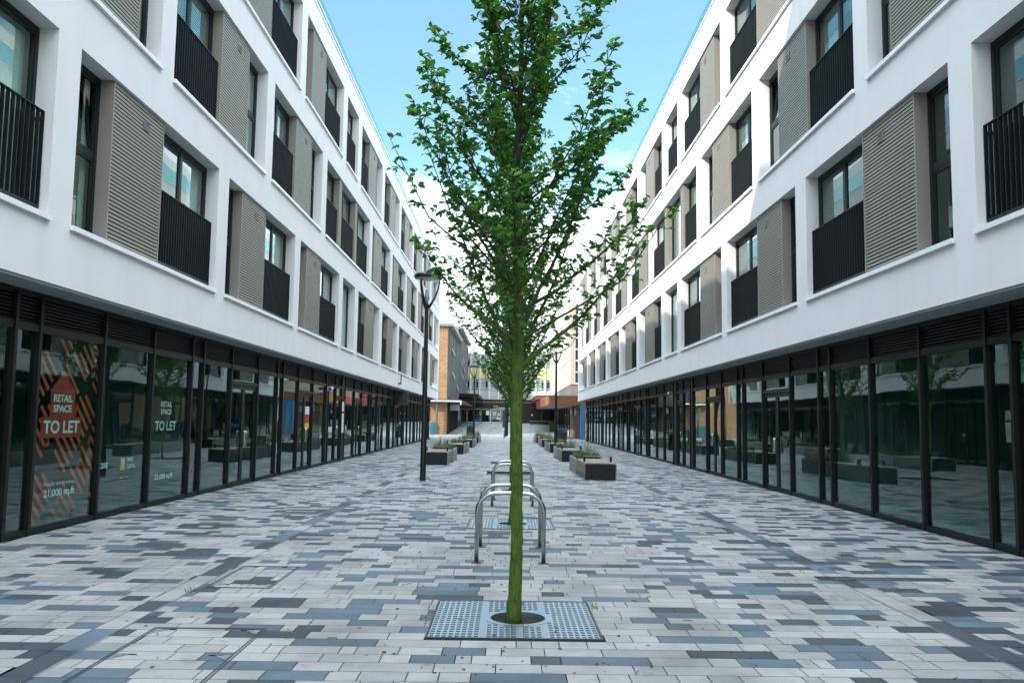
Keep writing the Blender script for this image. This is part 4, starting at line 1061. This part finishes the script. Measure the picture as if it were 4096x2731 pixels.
def pole_mat():
    m, nt, b = new_mat('barber_stripes'); tc = nd(nt, 'ShaderNodeTexCoord'); sep = nd(nt, 'ShaderNodeSeparateXYZ'); nt.links.new(tc.outputs['Object'], sep.inputs[0])
    an = nd(nt, 'ShaderNodeMath', operation='ARCTAN2'); nt.links.new(sep.outputs[1], an.inputs[0]); nt.links.new(sep.outputs[0], an.inputs[1])
    s_ = nd(nt, 'ShaderNodeMath', operation='MULTIPLY_ADD'); nt.links.new(an.outputs[0], s_.inputs[0]); s_.inputs[1].default_value = 1/6.2832
    z = nd(nt, 'ShaderNodeMath', operation='MULTIPLY'); nt.links.new(sep.outputs[2], z.inputs[0]); z.inputs[1].default_value = 2.4; nt.links.new(z.outputs[0], s_.inputs[2])
    fr = nd(nt, 'ShaderNodeMath', operation='FRACT'); nt.links.new(s_.outputs[0], fr.inputs[0])
    r = ramp(nt, fr.outputs[0], [(0, (.75,.75,.75)), (.25, (.5,.03,.03)), (.5, (.75,.75,.75)), (.75, (.02,.06,.3))])
    for n in nt.nodes:
        if n.type == 'VALTORGB': n.color_ramp.interpolation = 'CONSTANT'
    nt.links.new(r, b.inputs['Base Color']); b.inputs['Roughness'].default_value = .3; return m
M['barber'] = pole_mat()
def barber(y, z, label):
    t = thing('barber_pole', label, 'barber pole', (6.5, y, z), group='barber poles')
    m = MB(); m.lathe([(.0,.08),(.10,.08),(.10,.62),(0,.62)], seg=16); o = m.build('striped_cylinder', M['barber'], None); o.parent = t
    m = MB(); m.lathe([(0,.62),(.12,.62),(.12,.68),(.07,.76),(0,.78)], seg=16); o = m.build('pole_cap', M['steel'], None, smooth=True); o.parent = t
    m = MB(); m.lathe([(0,0),(.06,.01),(.12,.05),(.12,.08),(0,.08)], seg=16); o = m.build('pole_foot', M['steel'], None, smooth=True); o.parent = t
    m = MB(); m.box(.08, .3, -.02, .02, .68, .72); o = m.build('pole_bracket', M['black_frame'], None); o.parent = t
barber(86.0, 2.2, 'red white and blue barber pole nearer the orange shop sign')
barber(81.0, 2.05, 'red white and blue barber pole nearer the bright blue pilaster')

# ------------------------------------------------------------------ odd furniture at the far end
t = thing('information_post', 'tall thin dark information post in the cross street behind the tree trunk', 'sign post', (-.32, 82, 0))
m = MB(); m.box(-.22, -.10, 81.95, 82.05, 0, 3.75); m.build('post', M['lamp_black'], t)
m = MB(); m.box(-.10, .12, 81.97, 82.03, .1, 3.1); m.build('sign_panel', M['black_frame'], t)
m = MB(); m.box(-.44, -.22, 81.97, 82.03, .9, 2.5); m.build('sign_panel', M['granite_dark'], t)
t = thing('steel_bollard', 'short round steel bollard in front of the dark information post', 'bollard', (-.27, 79, 0))
m = MB(); m.lathe([(.055,0),(.055,.9),(.045,.93),(0,.935)], (-.27,79,0), 14); m.build('bollard_tube', M['steel'], t, smooth=True)
m = MB(); m.lathe([(.058,.74),(.058,.80)], (-.27,79,0), 14); m.build('reflective_band', M['white_paper'], t)
t = thing('stone_seat', 'long low dark granite seat before the boarded front of the office block', 'seat', (4.5, 128, 1.08))
m = MB(); m.box(3.4, 6.5, 127.6, 128.4, 1.05, 1.52); m.build('seat_block', M['granite_dark'], t, bevel=.02)
m = MB(); m.box(3.36, 6.54, 127.55, 128.45, 1.52, 1.58); m.build('seat_top', M['grey_panel'], t)
t = thing('utility_cabinet', 'dark green utility cabinet beside the shops under the red canopy', 'cabinet', (5.4, 103, .3))
m = MB(); m.box(5.1, 5.75, 102.7, 103.3, .3, 1.45); m.build('cabinet_body', M['green_paint'], t, bevel=.02)
m = MB(); m.box(5.06, 5.79, 102.66, 103.34, 1.45, 1.5); m.build('cabinet_lid', M['green_paint'], t)
# bare tree before the office block
def bare(loc):
    rr = random.Random(5); t = thing('bare_tree', 'leafless young tree before the lemon panels of the office block', 'tree', loc); m = MB()
    m.tube([(0,0,0), (.05,0,2.2), (0,.05,3.6)], [.07,.05,.04], 8)
    c = MB()
    for i in range(26):
        a = rr.uniform(0, 6.28); z = rr.uniform(2.6, 3.6); L = rr.uniform(.9, 1.7); p = Vector((0,0,z)); d = Vector((math.cos(a), math.sin(a), rr.uniform(.1, 1.0))).normalized()
        q = p+d*L*.5+Vector((0,0,.15)); e = p+d*L+Vector((0,0,rr.uniform(-.2,.4))); c.tube([p, q, e], [.022,.014,.006], 4, False)
        for j in range(4): f = p.lerp(e, .4+.15*j); g_ = f+Vector((rr.uniform(-.5,.5), rr.uniform(-.5,.5), rr.uniform(-.1,.6))); c.tube([f, g_], [.010,.004], 4, False)
    o = m.build('trunk', M['bark_grey'], None); o.parent = t; o = c.build('crown', M['bark_grey'], None); o.parent = t
bare((5.3, 131, 1.15))

wd_ = MB(); rr = random.Random(31)
spots = [(-WG[-1]+.03, rr.uniform(10.5, 40)) for _ in range(16)] + [(WG[1]-.03, rr.uniform(10.5, 40)) for _ in range(12)] + [(.78, 7.5), (-2.88, 8.0)]
for px_, py_, lb, v in PL: spots += [(px_+sd*.47, py_+rr.uniform(.2, 5.2)) for sd in (-1, 1) for _ in range(5)]
for x0, y0 in spots:
    for k in range(rr.randint(6, 13)):
        a = rr.uniform(0, 6.28); L = rr.uniform(.02, .08); x, y = x0+rr.uniform(-.03, .03), y0+rr.uniform(-.06, .06); dx, dy = math.cos(a)*L*.5, math.sin(a)*L*.5; w = .004
        wd_.poly([(x-w, y, 0), (x+w, y, 0), (x+dx, y+dy, L)])
tag(wd_.build('weeds', M['grass'], None, recalc=False), 'small weeds in the joints beside the shopfronts and planters', 'weeds', kind='stuff')
# fallen leaves and twigs: uncountable
lt_ = MB(); rr = random.Random(99)
for k in range(430):
    y = 4.8+14*rr.random()**1.6; x = rr.gauss(.1, 1.0) if rr.random() < .6 else rr.uniform(-6, 6); a = rr.uniform(0, 6.28)
    if abs(x) > 6: continue
    L = rr.uniform(.008, .024); w = L*rr.uniform(.3, .7); c, s_ = math.cos(a), math.sin(a); h = rr.uniform(.004, .014)
    lt_.poly([(x-c*L, y-s_*L, .003), (x-s_*w, y+c*w, h), (x+c*L, y+s_*L, .004), (x+s_*w, y-c*w, h*.6)])
for k in range(40):
    x, y, a = rr.uniform(-5, 4), rr.uniform(5, 12), rr.uniform(0, 3.1); L = rr.uniform(.03, .08); lt_.tube([(x, y, .004), (x+L*.5*math.cos(a)+.01, y+L*.5*math.sin(a), .007), (x+L*math.cos(a), y+L*math.sin(a), .004)], .0025, 4)
tag(lt_.build('leaf_litter', M['litter'], None, recalc=False), 'dead leaves and twigs scattered over the paving', 'leaf litter', kind='stuff')

# ------------------------------------------------------------------ light, sky, camera
SUN = Vector((1, .7, -.8)).normalized()
sl = bpy.data.lights.new('sun', 'SUN'); sl.energy = 2.0; sl.angle = R(.55); sl.color = (1, .945, .85)
so = bpy.data.objects.new('sun', sl); COL.objects.link(so); so.rotation_euler = SUN.to_track_quat('-Z', 'Y').to_euler(); so.location = (-30, -20, 40)
wd = bpy.data.worlds.new('World'); scene.world = wd; wd.use_nodes = True; nt = wd.node_tree
bg = nt.nodes['Background']; sk = nd(nt, 'ShaderNodeTexSky'); sk.sky_type = 'NISHITA'; sk.sun_disc = False
sk.sun_elevation = math.asin(-SUN.z); sk.sun_rotation = math.atan2(-SUN.x, -SUN.y); sk.air_density = 1.0; sk.dust_density = .6; sk.ozone_density = 1.5
tc = nd(nt, 'ShaderNodeTexCoord'); gen = tc.outputs['Generated']
sep = nd(nt, 'ShaderNodeSeparateXYZ'); nt.links.new(gen, sep.inputs[0])
mp = nd(nt, 'ShaderNodeMapping'); mp.inputs['Scale'].default_value = (1, 1, 2.2); mp.inputs['Location'].default_value = (.35, .1, 0); nt.links.new(gen, mp.inputs['Vector'])
cl = noise(nt, mp.outputs[0], 2.6, 8, .60, .25)
def mrange(src, a, b_, c, d_):
    n = nd(nt, 'ShaderNodeMapRange'); n.interpolation_type = 'SMOOTHSTEP'; nt.links.new(src, n.inputs[0])
    for k, v in zip((1, 2, 3, 4), (a, b_, c, d_)): n.inputs[k].default_value = v
    return n.outputs[0]
def addn(a, b_):
    n = nd(nt, 'ShaderNodeMath', operation='ADD'); nt.links.new(a, n.inputs[0]); nt.links.new(b_, n.inputs[1]); return n.outputs[0]
low = mrange(sep.outputs[2], .10, .46, .29, -.14)      # hazy cloud bank along the horizon
high = mrange(sep.outputs[2], .52, .80, 0, .42)        # bright cloud added overhead, out of view, to lift the shade
back = mrange(sep.outputs[1], .35, -.25, 0, .25)       # more unseen cloud added behind the viewer as fill light
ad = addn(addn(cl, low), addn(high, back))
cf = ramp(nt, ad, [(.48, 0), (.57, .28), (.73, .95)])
blue = mixc(nt, 1.0, sk.outputs[0], (.84, 1.12, 1.0), 'MULTIPLY')
blue = mixc(nt, .22, blue, (2.0, 3.3, 3.9))
cloudc = mixc(nt, high, (10.5, 11.0, 11.4), (20, 25.8, 29.8))  # added overhead cloud is brighter and bluer, to fill the shaded street
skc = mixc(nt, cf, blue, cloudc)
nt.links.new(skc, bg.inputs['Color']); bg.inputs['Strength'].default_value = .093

Fpx, CX, CY, VP, ROLL = 3413.3, 2048.0, 1365.5, (2028.0, 1680.6), .014
d = Vector(((VP[0]-CX)/Fpx, (VP[1]-CY)/Fpx, 1)).normalized()          # street axis in camera axes (x right, y down, z forward)
u = Vector((math.sin(ROLL), -math.cos(ROLL), 0)); u = (u - d*u.dot(d)).normalized(); xx = d.cross(u)
Rw = Matrix((xx, d, u))                                               # camera -> world
cam = bpy.data.cameras.new('camera'); co = bpy.data.objects.new('camera', cam); COL.objects.link(co)
mw = Rw @ Matrix(((1,0,0),(0,-1,0),(0,0,-1))); m4 = mw.to_4x4(); m4.translation = (0, 0, 1.6); co.matrix_world = m4
cam.sensor_width = 36; cam.sensor_fit = 'HORIZONTAL'; cam.lens = Fpx/4096*36; cam.clip_start = .05; cam.clip_end = 6000
scene.camera = co
scene.view_settings.view_transform = 'Standard'; scene.view_settings.look = 'None'; scene.view_settings.exposure = 1.66; scene.view_settings.gamma = 1
cy = scene.cycles; cy.use_denoising = True; cy.max_bounces = 8; cy.diffuse_bounces = 4; cy.glossy_bounces = 4; cy.transparent_max_bounces = 12; cy.caustics_reflective = False; cy.caustics_refractive = False
